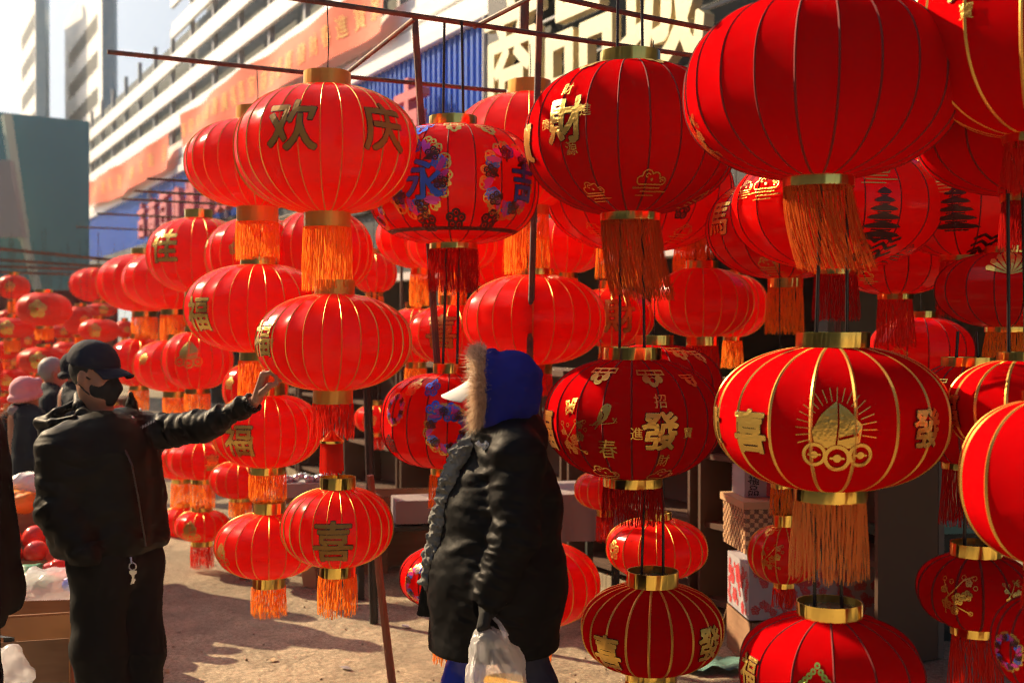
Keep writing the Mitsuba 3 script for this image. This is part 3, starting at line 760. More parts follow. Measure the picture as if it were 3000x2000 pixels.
        o = len(fv)
        for s in range(segs + 1):
            t = s / segs
            c = er * (r0 * (1 + fl_a * t) + 0.006 * math.sin(t * 2.5 + a * 4)) + et * (ks * t + 0.003 * math.sin(6 * t + q)) + np.array([sway * (0.35 * t + 0.65 * t * t), 0, zf - ln * t])
            ww = wd * (1 - 0.25 * t)
            fv += [c - side * ww, c + side * ww]
        for s in range(segs):
            b = o + 2 * s
            ff += [[b, b + 1, b + 3], [b, b + 3, b + 2]]
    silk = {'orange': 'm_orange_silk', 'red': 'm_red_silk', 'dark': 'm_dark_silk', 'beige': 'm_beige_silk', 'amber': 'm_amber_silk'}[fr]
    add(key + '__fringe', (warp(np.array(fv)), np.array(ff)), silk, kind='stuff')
    # hanger
    z1 = zt + ht * 0.58
    if hk == 'wire':
        g = [tube([(0, 0, z1), (0.006, 0, z1 + 0.5 * (hang - ht)), (0, 0, H / 2 + hang)], 0.0022, 5)]
        add(key + '__hanging_wire', (warp(cat(g)[0]), cat(g)[1]), 'm_rod', smooth=True)
    else:
        e = rr * 0.42
        for sx in (-1, 1):
            v, f = tube([(sx * e, 0.01, z1), (sx * e * 0.85, 0.01, H / 2 + hang)], 0.0055, 8)
            add(key + '__hanging_rod' + ('' if sx < 0 else '_001'), (warp(v), f), 'm_rod', smooth=True)
    # printed characters and ornaments
    nd = {}
    for kind, az, dz, size, mname in decs:
        if kind == 'band':
            v, f = lathe([(rad(0, -H * 0.40) * 1.012, -H * 0.40), (rad(0, -H * 0.425) * 1.012, -H * 0.425)], 60)
            add(key + '__shade__painted_band', (warp(v), f), 'm_dark_print')
            continue
        a0 = math.radians(az)
        rc = rad(a0, dz)
        pieces = {}
        for uv, f, m, off in ornament(kind):
            pts = []
            for x, y in uv:
                z = dz + y * size
                z = max(min(z, H / 2 - 0.002), -H / 2 + 0.002)
                rloc = R * max(1e-4, 1 - min(0.9999, abs(z) / Hh) ** p) ** (1 / p)
                ph = a0 + x * size / max(rc * 0.5 + rloc * 0.5, rr)
                r = rad(ph, z)
                e = 0.0035 + off
                sl = min(1.5, (abs(z) / Hh) ** (p - 1) * (R / Hh) / max(0.15, (r / R) ** (p - 1)))
                nn = math.hypot(1, sl)
                pts.append(((r + e / nn) * math.cos(ph), (r + e / nn) * math.sin(ph), z + math.copysign(e * sl / nn, z)))
            pieces.setdefault(m or PRINT[mname], []).append((np.array(pts), f))
        nm = NAMES.get(kind, 'character_print')
        for mm, lst in pieces.items():
            q = nd.get(nm, 0)
            nd[nm] = q + 1
            v, f = cat(lst)
            add(key + '__shade__' + nm + ('' if q == 0 else '_%03d' % q), (warp(v), f), mm, kind=None if nm in ('character_print', 'peach_emblem') else 'stuff')


# ------------------------------------------------------------------ the setting
rs = np.random.default_rng(5)
add('ground', (np.array([[-195, -115, 0], [195, -115, 0], [195, 195, 0], [-195, 195, 0.0]]), np.array([[0, 1, 2], [0, 2, 3]])), 'm_ground', kind='structure')
gv = []
for i in range(420):                            # loose grit and crumbs on the paving
    x, y = rs.uniform(-3.5, 2.5), rs.uniform(3.6, 9.5)
    r = rs.uniform(0.003, 0.009)
    q = trimesh.creation.icosphere(subdivisions=0, radius=r)
    gv.append((np.asarray(q.vertices) * rs.uniform(0.6, 1.3, 3) + [x, y, r * 0.4], q.faces))
add('grit', cat(gv), 'm_ground', kind='stuff', label='loose grit and crumbs lying on the paving')
labels['grit']['category'] = 'grit'
# raised concrete slab in the shops' doorway
add('pavement', wallbox(4.3, 15.0, -4, 60, -0.2, 0.09), 'm_ground', kind='structure')

# the long market hall: blue sheeting and letters, louvred floors above, dark shops below
hall = 'market_hall'
tag(hall, 'long market hall with white louvre bands, blue sheeting and dark shops behind the lanterns', 'building')
PF = 6.5
add(hall + '__back_wall', wallbox(PF + 8.5, PF + 8.8, -6, 46, 0, 8.7), 'm_shop_dark')
add(hall + '__back_wall_001', wallbox(PF + 0.8, PF + 1.1, 46.02, 62, 0, 5.4), 'm_shop_dark')
add(hall + '__shop_ceiling', wallbox(PF + 0.05, PF + 8.5, -6, 62, 3.5, 3.7), 'm_shop_dark')
for i, s in enumerate((-5, 1.2, 13.6, 19.8, 26, 34, 42, 52)):
    add(hall + '__pillar' + ('_%03d' % i if i else ''), wallbox(PF - 0.03, PF + 0.55, s, s + 0.55, 0.0, 3.6), 'm_shop_panel')
for i, s in enumerate((1.4, 7.6, 13.8, 20.0, 26.2, 34.2)):
    add(hall + '__shop_partition' + ('_%03d' % i if i else ''), wallbox(PF + 0.6, PF + 8.5, s, s + 0.15, 0.0, 3.5), 'm_shop_dark')
add(hall + '__lintel', wallbox(PF - 0.12, PF + 0.1, 7.9, 20, 2.40, 2.50), 'm_steel_white')
add(hall + '__added_transom', wallbox(PF + 0.02, PF + 0.12, -6, 60, 2.51, 3.5), 'm_shop_panel')  # near-black strip added along all shops to keep daylight out
add(hall + '__fascia', wallbox(PF - 0.08, PF + 0.3, -6, 62, 3.45, 4.02), 'm_shop_panel')
# blue corrugated sheeting, each sheet a part
zb0, zb1 = 4.02, 5.43


def corrugated(s0, s1, z0, z1, pv, pitch=0.16, amp=0.028):
    n = max(2, int((s1 - s0) / pitch) * 4)
    prof = []
    for i in range(n + 1):
        k = i % 4
        prof.append((s0 + (s1 - s0) * i / n, -amp if k in (1, 2) else amp))
    v, f = [], []
    for s, o in prof:
        v += [P3(pv + o, s, z0), P3(pv + o, s, z1)]
    for i in range(n):
        b = 2 * i
        f += [[b, b + 1, b + 3], [b, b + 3, b + 2]]
    return np.array(v), np.array(f)


k = 0
for s in np.arange(12.75, 44, 1.96):
    add(hall + '__blue_sheet' + ('_%03d' % k if k else ''), corrugated(s, s + 1.94, zb0, zb1, PF), 'm_blue_sheet')
    k += 1
for s in (4.25,):
    add(hall + '__blue_sheet_%03d' % k, corrugated(s, s + 1.94, 3.4, 4.3, PF - 0.3), 'm_blue_sheet')
    k += 1
for i, s in enumerate((12.62, 18.6, 24.5, 32.3)):
    add(hall + '__downpipe' + ('_%03d' % i if i else ''), tube([P3(PF - 0.08, s, 3.5), P3(PF - 0.08, s, zb1)], 0.055, 8), 'm_grey_metal', smooth=True)
add(hall + '__pilaster', wallbox(PF - 0.15, PF + 0.2, 11.95, 12.45, 0, 9.2), 'm_shop_panel')
# eaves band over the sheeting
for i, (z0, z1, pr) in enumerate(((5.44, 5.60, 0.12), (5.62, 5.80, 0.05))):
    add(hall + '__eaves_band' + ('_%03d' % i if i else ''), wallbox(PF - pr, PF + 0.2, 12.5, 62, z0, z1), 'm_white_metal')
add(hall + '__shade_backing', wallbox(PF + 0.75, PF + 1.0, -6, 46, 3.7, 9.0), 'm_dark_void')  # dark sheet; the shade behind louvres and slats is its colour
add(hall + '__shade_backing_001', wallbox(PF + 0.77, PF + 1.0, -6, 29.6, 9.001, 13.2), 'm_dark_void')
# louvre bands: pairs of long sheet-metal boxes with a shadow gap, dark sheets between that carry the gap shade in their colour, steel posts in the gaps
k = 0
for r in range(10):
    z = 5.86 + 0.75 * r
    s1 = 46 if r < 4 else (29.9 if r < 6 else 29.0)
    for z0, z1, pr in ((z, z + 0.215, 0.035), (z + 0.235, z + 0.39, 0.0)):
        v, f = wallbox(PF - pr, PF + 0.045, 12.5, s1, z0, z1)
        add(hall + '__louvre' + ('_%03d' % k if k else ''), (v, f), 'm_white_metal')
        k += 1
k = 0
for s in np.arange(13.5, 46, 2.1):
    top = 9.2 if s > 29 else 12.4
    add(hall + '__mullion' + ('_%03d' % k if k else ''), wallbox(PF + 0.06, PF + 0.16, s, s + 0.10, 5.8, top), 'm_grey_metal')
    k += 1
add(hall + '__window_glass', wallbox(PF + 0.45, PF + 0.47, 12.5, 46, 5.8, 9.2), 'm_dark_glass')  # opaque sheet, the darkness of the gaps coloured in
# ventilation slats behind the gold letters
k = 0
for z in np.arange(4.05, 9.0, 0.27):
    c = P3(PF + 0.05, 3.0, z)
    d1 = np.append(V2, 0) * 0.05 + np.array([0, 0, 0.04])
    v, f = obox(c, np.append(U2, 0) * 9.0, d1, np.cross(np.append(U2, 0), d1) / 0.064 * 0.006)
    add(hall + '__vent_slat' + ('_%03d' % k if k else ''), (v, f), 'm_grey_metal')
    k += 1


def wall_letters(key, text, s_left, z0, size, depth, pv, m, fat, gap=0.12, width=1.0, label=None):
    """Solid letters standing on the wall, read from far (left) to near (right)."""
    s = s_left
    kk = 0
    for ch in text:
        g = affinity.scale(glyph(ch, fat), size * width, size, origin=(0, 0))
        mm = extrude(g, depth)
        o = P3(pv, s - size * width / 2, z0 + size / 2)
        ax, an = -np.append(U2, 0), -np.append(V2, 0)
        q = to_plane(mm, o, ax, np.array([0, 0, 1.0]), an)
        add(key + '__letter' + ('_%03d' % kk if kk else ''), q, m)
        kk += 1
        s -= size * width + gap


sg = 'gold_sign_letters'
tag(sg, 'big pale gold raised sign characters fixed in front of the slatted wall', 'sign')
wall_letters(sg, '商品城', 12.15, 4.07, 1.30, 0.11, PF - 0.24, 'm_gold_letter', 0.022, 0.12, 0.98)
sp = 'pink_sign_letters'
tag(sp, 'row of raised pinkish red sign characters on the blue sheeting', 'sign')
wall_letters(sp, '古商百貴福加寶財家春廣源加古', 32.5, 4.12, 0.86, 0.14, PF - 0.22, 'm_pink_letter', 0.03, 0.5)


def banner(name, label, s0, s1, zt0, zt1, h, text, sag):
    """A cloth banner strung along the wall, far end s1."""
    key = name
    tag(key, label, 'banner')
    n, m = 60, 5
    v, f = [], []

    def pos(t, w, off):
        s = s0 + (s1 - s0) * t
        z = (zt0 + (zt1 - zt0) * t) - h * (1 - w) - sag * math.sin(math.pi * t) + 0.03 * math.sin(9 * t + 3 * w)
        return P3(PF - 0.32 - off + 0.05 * math.sin(14 * t + 2 * w) + 0.03 * math.sin(31 * t), s, z)
    for i in range(n + 1):
        for j in range(m + 1):
            v.append(pos(i / n, j / m, 0))
    for i in range(n):
        for j in range(m):
            b = i * (m + 1) + j
            f += [[b, b + 1, b + m + 2], [b, b + m + 2, b + m + 1]]
    add(key + '__cloth', (np.array(v), np.array(f)), 'm_banner', smooth=True)
    L = abs(s1 - s0)
    c = len(text)
    gs = []
    for q, ch in enumerate(text):
        for uv, ff, mm, off in ornament('s' + ch):
            t0 = 1 - (q + 0.5) / c
            pts = [pos(t0 - x * h * 0.50 / L, 0.5 + y * 0.46, 0.012) for x, y in uv]
            gs.append((np.array(pts), ff))
    add(key + '__lettering', cat(gs), 'm_banner_text', kind='stuff')


banner('long_banner', 'long red banner with a line of yellow characters across the louvres', 15.4, 27.6, 6.62, 6.62, 0.78, '春發財寶進源廣福喜家商品福喜發財春進寶家', 0.0)
banner('short_banner', 'shorter sagging red banner further along the hall', 29.1, 42.0, 6.42, 6.6, 0.85, '福喜發財寶進源春家商品', 0.12)

# teal hoarding with a pale slanting strut
tag('teal_hoarding', 'tall plain teal panel structure with pale slanting strut at the left', 'hoarding')
th = [(-12.569, 27.000, 6.726), (-9.582, 27.000, 6.423), (-9.605, 27.000, 1.357), (-12.569, 27.000, 1.357)]
thm = np.array(th + [(x - 1.6, y + 3.0, z) for x, y, z in th])
add('teal_hoarding__panel', (thm, np.array([[0, 1, 2], [0, 2, 3], [4, 6, 5], [4, 7, 6], [0, 4, 5], [0, 5, 1], [1, 5, 6], [1, 6, 2], [2, 6, 7], [2, 7, 3], [3, 7, 4], [3, 4, 0]])), 'm_teal')
for i, (a, b, r) in enumerate((((-11.255, 26.500, 6.481), (-10.874, 26.500, 3.725), 0.13), ((-10.833, 26.400, 3.717), (-10.530, 26.400, 2.579), 0.10))):
    add('teal_hoarding__strut' + ('_%03d' % i if i else ''), tube([a, b], r, 4), 'm_pale_green')
gp = [(-12.103, 26.000, 5.406), (-10.983, 26.000, 5.406), (-10.714, 26.000, 3.732), (-12.103, 26.000, 3.732)]
gm = np.array(gp + [(x, y + 0.25, z) for x, y, z in gp])
add('teal_hoarding__grey_panel', (gm, np.array([[0, 1, 2], [0, 2, 3], [4, 6, 5], [4, 7, 6], [0, 4, 5], [0, 5, 1], [1, 5, 6], [1, 6, 2], [2, 6, 7], [2, 7, 3], [3, 7, 4], [3, 4, 0]])), 'm_grey_panel')


def tower(name, label, corner_px, D, length, height, blue):
    """A slab block: one long face runs along the street, with stacked window strips near its near corner."""
    tag(name, label, 'building')
    r = (corner_px - 1500) / 3480.0
    c = np.array([r * D, D])
    e = U2 * length
    ray = c / np.linalg.norm(c)
    ray2 = (c + e) / np.linalg.norm(c + e)
    ft = [c, c + e, c + e + ray2 * 7, c + ray * 7]
    v = np.array([[q[0], q[1], z] for q in ft for z in (0, height)])
    f = []
    for i in range(4):
        a, b = 2 * i, 2 * ((i + 1) % 4)
        f += [[a, b, b + 1], [a, b + 1, a + 1]]
    f += [[1, 3, 5], [1, 5, 7]]
    add(name + '__wall', (v, np.array(f)), 'm_tower')
    nrm = np.array([-V2[0], -V2[1]])
    q = 0
    for z in np.arange(5.0, height - 1.2, 1.5):
        o = c + U2 * length * 0.5
        m = obox([o[0], o[1], z + 0.35], np.append(U2, 0) * length * 0.38, np.append(nrm, 0) * 0.015, [0, 0, 0.35])
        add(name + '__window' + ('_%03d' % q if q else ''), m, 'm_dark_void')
        q += 1
    m = obox([c[0] - nrm[0] * 0.2 - U2[0] * 0.3, c[1] - nrm[1] * 0.2 - U2[1] * 0.3, height / 2], [0.23, 0, 0], [0, 0.23, 0], [0, 0, height / 2])
    add(name + '__corner_pier', m, 'm_tower_blue')


tower('white_tower', 'pale tower block with a strip of dark windows, right of the two', 306, 48, 11, 16.5, True)
tower('white_tower_001', 'pale tower block at the left, its window strip thinner', 112, 54, 7, 17.5, True)

# an unseen row of shops across the street, added to cut the fill light
tag('added_opposite_row', 'unseen row of grey shops added across the street to hold back skylight', 'building')
add('added_opposite_row__wall', wallbox(-18, -9.5, -30, 44, 0, 9.5), 'm_grey_panel')
for i in range(12):
    add('added_opposite_row__window' + ('_%03d' % i if i else ''), wallbox(-9.49, -9.44, -28 + 6 * i, -24.5 + 6 * i, 4.5, 7.5), 'm_dark_glass')
    add('added_opposite_row__shopfront' + ('_%03d' % i if i else ''), wallbox(-9.49, -9.44, -28.5 + 6 * i, -24 + 6 * i, 0.1, 3.2), 'm_dark_glass')

# dim back cloth and counter of the stall across the lane
tag('far_stall', 'dim stall across the lane at far left, its maroon back cloth behind the blurred lanterns', 'stall')
add('far_stall__back_cloth', (np.array([(-8.897, 18.000, 2.314), (-5.974, 18.000, 2.314), (-5.974, 18.000, 0.038), (-8.897, 18.000, 0.038)]), np.array([[0, 1, 2], [0, 2, 3]])), 'm_maroon')
q = np.array((-6.703, 16.200, 0.442))
add('far_stall__counter', box([q[0], q[1], 0.4], (3.0, 0.7, 0.8)), 'm_dark_wood')

LANTERNS = [
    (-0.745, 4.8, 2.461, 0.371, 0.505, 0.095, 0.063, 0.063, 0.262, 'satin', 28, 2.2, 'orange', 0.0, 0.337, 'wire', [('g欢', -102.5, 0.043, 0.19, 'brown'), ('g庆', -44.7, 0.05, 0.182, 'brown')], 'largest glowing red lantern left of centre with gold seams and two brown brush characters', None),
    (-0.72, 4.8, 1.687, 0.311, 0.386, 0.081, 0.061, 0.058, 0.149, 'satin', 26, 2.2, 'red', 0.0, 0.308, 'wire', [('g福', -145.9, 0.017, 0.135, 'gold'), ('s財', -131.2, -0.0, 0.036, 'gold')], "glowing red lantern under the largest one, beside the masked man's fingers", None),
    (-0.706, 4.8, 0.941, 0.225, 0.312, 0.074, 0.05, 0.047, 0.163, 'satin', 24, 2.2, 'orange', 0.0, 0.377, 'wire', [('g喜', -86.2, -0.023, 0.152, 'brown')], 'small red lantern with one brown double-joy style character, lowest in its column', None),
    (-1.276, 5.96, 2.565, 0.355, 0.433, 0.104, 0.069, 0.079, 0.199, 'satin', 26, 2.2, 'orange', 0.0, 0.269, 'wire', [], 'red lantern half hidden behind the largest glowing lantern on its left', None),
    (-1.272, 5.96, 1.841, 0.363, 0.438, 0.091, 0.041, 0.045, 0.202, 'satin', 26, 2.2, 'orange', 0.0, 0.268, 'wire', [('g福', -131.1, -0.027, 0.158, 'gold'), ('s財', -119.6, -0.002, 0.041, 'gold')], 'red lantern with gold seams second from top of its column, left of the touched lantern', None),
    (-1.228, 5.96, 1.229, 0.272, 0.36, 0.089, 0.065, 0.041, 0.14, 'satin', 22, 2.2, 'orange', 0.0, 0.192, 'wire', [('g福', -110.0, -0.024, 0.151, 'gold'), ('s財', -96.4, -0.019, 0.041, 'gold')], "red lantern just under the man's stretched sleeve with a gold fortune character", None),
    (-1.221, 5.96, 0.656, 0.267, 0.322, 0.082, 0.058, 0.055, 0.151, 'satin', 20, 2.2, 'orange', 0.0, 0.213, 'wire', [('peach', -138.4, -0.007, 0.12, 'gold')], 'lowest red lantern of the second column with a bright orange fringe over the sunlit ground', None),
    (-0.25, 5.06, 2.35, 0.362, 0.494, 0.103, 0.047, 0.029, 0.186, 'gloss', 20, 2.7, 'dark', 0.0, 0.453, 'rods', [('wreath', -112.4, -0.001, 0.32, 'multi'), ('g永', -106.6, -0.016, 0.153, 'bluefoil'), ('wreath', -46.6, -0.009, 0.305, 'multi'), ('g吉', -34.9, -0.016, 0.145, 'bluefoil'), ('wreath', -159.4, -0.081, 0.218, 'multi'), ('band', -87.2, -0.212, 0.0, 'black'), ('cloudtop', -114.4, 0.198, 0.087, 'bluefoil'), ('cloudtop', -86.5, 0.206, 0.087, 'gold'), ('cloudtop', -56.3, 0.201, 0.087, 'gold'), ('cloudtop', -137.4, 0.173, 0.081, 'gold'), ('blossom', -107.5, -0.176, 0.087, 'black'), ('blossom', -85.3, -0.169, 0.087, 'black'), ('blossom', -58.8, -0.169, 0.087, 'black')], 'glossy red lantern painted with blue and gold wreaths round brush characters', None),
    (-0.27, 5.06, 1.352, 0.284, 0.401, 0.073, 0.044, 0.035, 0.153, 'gloss', 20, 2.6, 'orange', 0.0, 0.53, 'rods', [('wreath', -140.2, 0.058, 0.131, 'multi'), ('blossom', -104.8, 0.145, 0.073, 'bluefoil'), ('blossom', -98.7, 0.058, 0.087, 'bluefoil'), ('wreath', -88.1, -0.015, 0.204, 'multi'), ('blossom', -85.2, 0.051, 0.087, 'bluefoil'), ('blossom', -127.4, 0.145, 0.073, 'gold'), ('blossom', -148.4, -0.087, 0.087, 'black')], "glossy painted red lantern with blue flowers right behind the hooded woman's face", None),
    (-0.268, 5.06, 0.685, 0.212, 0.259, 0.058, 0.038, 0.032, 0.225, 'gloss', 18, 2.2, 'orange', 0.0, 0.317, 'rods', [('wreath', -125.5, -0.001, 0.16, 'multi')], "small glossy lantern low behind the hooded woman's coat front", None),
    (0.081, 5.9, 2.623, 0.398, 0.549, 0.107, 0.071, 0.051, 0.297, 'satin', 22, 2.2, 'orange', 0.0, 0.25, 'wire', [], 'tall red lantern with plain orange collar behind the second upright pole', None),
    (0.11, 5.9, 1.786, 0.356, 0.441, 0.093, 0.034, 0.051, 0.119, 'satin', 22, 2.2, 'red', 0.0, 0.322, 'rods', [], 'plain red lantern with gold seams crossed by the upright pole above the blue hood', None),
    (0.106, 5.7, 0.517, 0.316, 0.393, 0.082, 0.043, 0.036, 0.156, 'satin', 22, 2.2, 'orange', 0.0, 0.832, 'rods', [], 'red lantern low behind the back of the hooded woman', None),
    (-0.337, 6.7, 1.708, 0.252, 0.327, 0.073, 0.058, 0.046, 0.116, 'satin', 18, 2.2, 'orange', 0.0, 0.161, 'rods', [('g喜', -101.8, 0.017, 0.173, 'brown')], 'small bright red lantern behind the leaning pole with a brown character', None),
    (-0.337, 6.7, 2.207, 0.252, 0.308, 0.073, 0.05, 0.039, 0.139, 'satin', 18, 2.2, 'orange', 0.0, 0.689, 'wire', [], 'red lantern hidden behind the painted lantern, its orange fringe showing below', None),
    (-0.584, 7.7, 2.327, 0.296, 0.394, 0.073, 0.049, 0.044, 0.21, 'satin', 18, 2.2, 'orange', 0.0, 0.526, 'wire', [], 'bright red lantern between the touched column and the leaning pole', None),
    (-0.664, 8.2, 1.693, 0.224, 0.368, 0.073, 0.047, 0.047, 0.141, 'satin', 16, 2.2, 'orange', 0.0, 0.233, 'rods', [], 'pinkish red lantern seen behind the right shoulder of the touched lantern', None),
    (-0.044, 7.0, 2.157, 0.251, 0.382, 0.07, 0.044, 0.04, 0.161, 'satin', 18, 2.2, 'orange', 0.0, 0.702, 'wire', [], 'red lantern showing between the two upright poles', None),
    (-1.045, 9.0, 2.161, 0.173, 0.295, 0.065, 0.036, 0.036, 0.124, 'satin', 14, 2.2, 'orange', 0.0, 0.741, 'wire', [], 'little far red lantern beside the fringe of the largest lantern', None),
    (-0.943, 8.2, 1.116, 0.148, 0.193, 0.052, 0.033, 0.028, 0.094, 'satin', 14, 2.2, 'red', 0.0, 0.781, 'rods', [('blossom', -97.2, 0.005, 0.094, 'gold')], 'dim little red lantern right of the dark red fringe', None),
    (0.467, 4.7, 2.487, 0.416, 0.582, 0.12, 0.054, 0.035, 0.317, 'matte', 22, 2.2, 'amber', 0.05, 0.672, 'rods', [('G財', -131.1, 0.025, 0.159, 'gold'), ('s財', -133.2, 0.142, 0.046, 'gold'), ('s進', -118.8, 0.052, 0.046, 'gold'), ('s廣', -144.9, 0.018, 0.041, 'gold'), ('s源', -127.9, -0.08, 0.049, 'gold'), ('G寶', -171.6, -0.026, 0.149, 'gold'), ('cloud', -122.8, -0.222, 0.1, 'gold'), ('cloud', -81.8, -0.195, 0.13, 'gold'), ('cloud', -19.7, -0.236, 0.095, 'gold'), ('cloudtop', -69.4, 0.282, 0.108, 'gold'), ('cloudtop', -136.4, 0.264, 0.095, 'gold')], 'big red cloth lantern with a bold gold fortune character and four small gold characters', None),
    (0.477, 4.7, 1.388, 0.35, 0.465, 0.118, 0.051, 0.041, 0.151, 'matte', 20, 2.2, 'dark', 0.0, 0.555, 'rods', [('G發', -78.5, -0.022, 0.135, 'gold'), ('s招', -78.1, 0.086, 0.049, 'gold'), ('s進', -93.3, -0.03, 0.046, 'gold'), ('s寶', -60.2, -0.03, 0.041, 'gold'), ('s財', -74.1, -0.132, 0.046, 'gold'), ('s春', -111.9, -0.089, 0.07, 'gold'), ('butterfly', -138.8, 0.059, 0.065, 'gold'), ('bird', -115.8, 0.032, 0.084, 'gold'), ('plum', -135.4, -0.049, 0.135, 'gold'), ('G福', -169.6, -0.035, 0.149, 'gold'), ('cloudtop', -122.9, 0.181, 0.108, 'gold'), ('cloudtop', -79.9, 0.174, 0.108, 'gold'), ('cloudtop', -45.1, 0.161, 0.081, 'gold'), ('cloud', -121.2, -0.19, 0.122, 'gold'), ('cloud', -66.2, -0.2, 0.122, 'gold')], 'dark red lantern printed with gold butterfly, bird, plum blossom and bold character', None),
    (0.555, 4.7, 0.556, 0.282, 0.339, 0.103, 0.062, 0.041, 0.135, 'matte_gold', 20, 2.2, 'orange', 0.0, 0.411, 'rods', [('G喜', -135.6, -0.045, 0.124, 'gold'), ('G發', -45.0, -0.01, 0.122, 'gold')], 'red lantern with gold seams and two embossed gold characters near the bottom edge', None),
    (0.641, 6.0, 2.424, 0.472, 0.586, 0.112, 0.052, 0.041, 0.147, 'gloss', 20, 2.2, 'orange', 0.0, 0.333, 'wire', [('cloud', -131.5, -0.197, 0.103, 'gold'), ('cloud', -57.6, -0.214, 0.121, 'gold'), ('blossom', -68.5, -0.128, 0.086, 'black')], 'glossy red lantern whose lower rim shows behind the big bold character lantern', None),
    (0.541, 6.6, 2.367, 0.224, 0.273, 0.07, 0.038, 0.03, 0.197, 'satin', 18, 2.2, 'orange', 0.0, 0.546, 'wire', [], 'red lantern hidden behind others, its yellow orange fringe catching the sun', None),
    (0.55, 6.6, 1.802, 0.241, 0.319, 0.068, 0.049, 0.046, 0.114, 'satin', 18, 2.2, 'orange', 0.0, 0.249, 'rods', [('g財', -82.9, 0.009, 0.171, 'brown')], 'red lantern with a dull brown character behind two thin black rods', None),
    (0.976, 6.2, 2.374, 0.223, 0.239, 0.066, 0.036, 0.032, 0.132, 'satin', 18, 2.2, 'orange', 0.0, 0.557, 'wire', [], 'red lantern hidden above the plain gold seamed one', None),
    (0.992, 6.2, 1.876, 0.265, 0.355, 0.084, 0.043, 0.05, 0.143, 'satin', 18, 2.2, 'red', 0.0, 0.181, 'rods', [], 'plain satin red lantern with gold seams in the gap right of the fortune column', None),
    (1.266, 6.8, 1.87, 0.195, 0.352, 0.055, 0.031, 0.027, 0.164, 'satin', 16, 2.2, 'orange', 0.0, 1.004, 'wire', [], 'bright red lantern peeping out right of the plain satin one', None),
    (0.649, 5.4, 1.489, 0.307, 0.357, 0.088, 0.047, 0.037, 0.124, 'matte', 18, 2.2, 'red', 0.0, 1.383, 'wire', [('cloudtop', -40.7, 0.132, 0.093, 'gold'), ('cloudtop', -65.4, 0.147, 0.093, 'gold'), ('g發', -20.9, -0.101, 0.109, 'gold')], 'dark red lantern close behind the butterfly lantern, only its right side showing', None),
    (0.659, 5.4, 0.743, 0.231, 0.267, 0.07, 0.034, 0.031, 0.171, 'satin', 18, 2.2, 'red', 0.0, 0.414, 'rods', [('blossom', -154.1, 0.009, 0.093, 'gold')], 'sunlit red lantern seen through the dark red fringe', None),
    (0.497, 6.4, 0.87, 0.16, 0.206, 0.044, 0.037, 0.04, 0.143, 'satin', 16, 2.2, 'red', 0.0, 2.077, 'wire', [], 'small red lantern with gold seams above the grey cloth table', None),
    (0.971, 6.5, 2.384, 0.271, 0.366, 0.086, 0.037, 0.034, 0.149, 'satin', 18, 2.2, 'orange', 0.0, 0.483, 'wire', [], 'bright red lantern filling the gap between the big character lantern and the biggest one', None),
    (0.312, 7.0, 2.228, 0.251, 0.322, 0.076, 0.036, 0.036, 0.141, 'satin', 18, 2.2, 'orange', 0.0, 0.661, 'wire', [], 'dim red lantern deep behind the second upright pole', None),
    (2.138, 6.2, 1.629, 0.267, 0.339, 0.086, 0.036, 0.032, 0.16, 'gloss', 16, 2.2, 'red', 0.0, 1.252, 'wire', [('cloud', -132.6, -0.009, 0.107, 'gold')], "dim red lantern in the shade right of the gold peach lantern's collar", None),
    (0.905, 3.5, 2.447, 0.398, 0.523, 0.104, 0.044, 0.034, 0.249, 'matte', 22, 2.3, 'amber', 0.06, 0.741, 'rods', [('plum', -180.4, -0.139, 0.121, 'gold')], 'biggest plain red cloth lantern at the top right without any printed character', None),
    (0.941, 3.5, 1.481, 0.339, 0.414, 0.108, 0.048, 0.04, 0.239, 'matte_gold', 18, 2.3, 'beige', 0.0, 0.477, 'rods', [('G喜', -145.9, -0.023, 0.113, 'gold'), ('G發', -56.1, -0.008, 0.101, 'gold'), ('peach2', -102.7, -0.013, 0.191, 'gold'), ('G貴', -180.7, -0.018, 0.101, 'gold')], 'red lantern with gold seams, gold peach with rays and three coins at its front', None),
    (0.942, 3.5, 0.732, 0.268, 0.328, 0.096, 0.046, 0.036, 0.201, 'matte', 14, 2.2, 'red', 0.0, 0.358, 'rods', [('roof', -113.1, -0.003, 0.191, 'greengold'), ('g福', -166.1, 0.017, 0.091, 'gold'), ('s福', -113.1, -0.018, 0.06, 'greengold')], 'red lantern cut by the bottom edge with a beaded green roof emblem', None),
    (1.292, 5.6, 2.215, 0.375, 0.476, 0.084, 0.039, 0.048, 0.225, 'gloss', 18, 2.2, 'orange', 0.0, 0.597, 'wire', [('g馬', -159.3, 0.029, 0.145, 'gold'), ('cloud', -119.5, -0.18, 0.113, 'gold'), ('cloud', -157.8, 0.174, 0.113, 'gold')], 'glossy red lantern under the biggest one, with curling gold print on its left edge', None),
    (1.386, 5.1, 2.254, 0.44, 0.519, 0.094, 0.035, 0.026, 0.205, 'gloss', 18, 2.2, 'dark', 0.0, 0.537, 'wire', [('pagoda', -79.4, -0.054, 0.22, 'dark'), ('cloud', -145.0, 0.078, 0.161, 'gold'), ('cloud', -83.0, 0.122, 0.161, 'gold'), ('cloud', -43.7, -0.193, 0.103, 'dark'), ('cloud', -163.0, 0.078, 0.117, 'gold'), ('wave', -77.1, -0.171, 0.176, 'dark')], 'glossy gold printed lantern behind the long swaying fringe, with a tiered pagoda print', None),
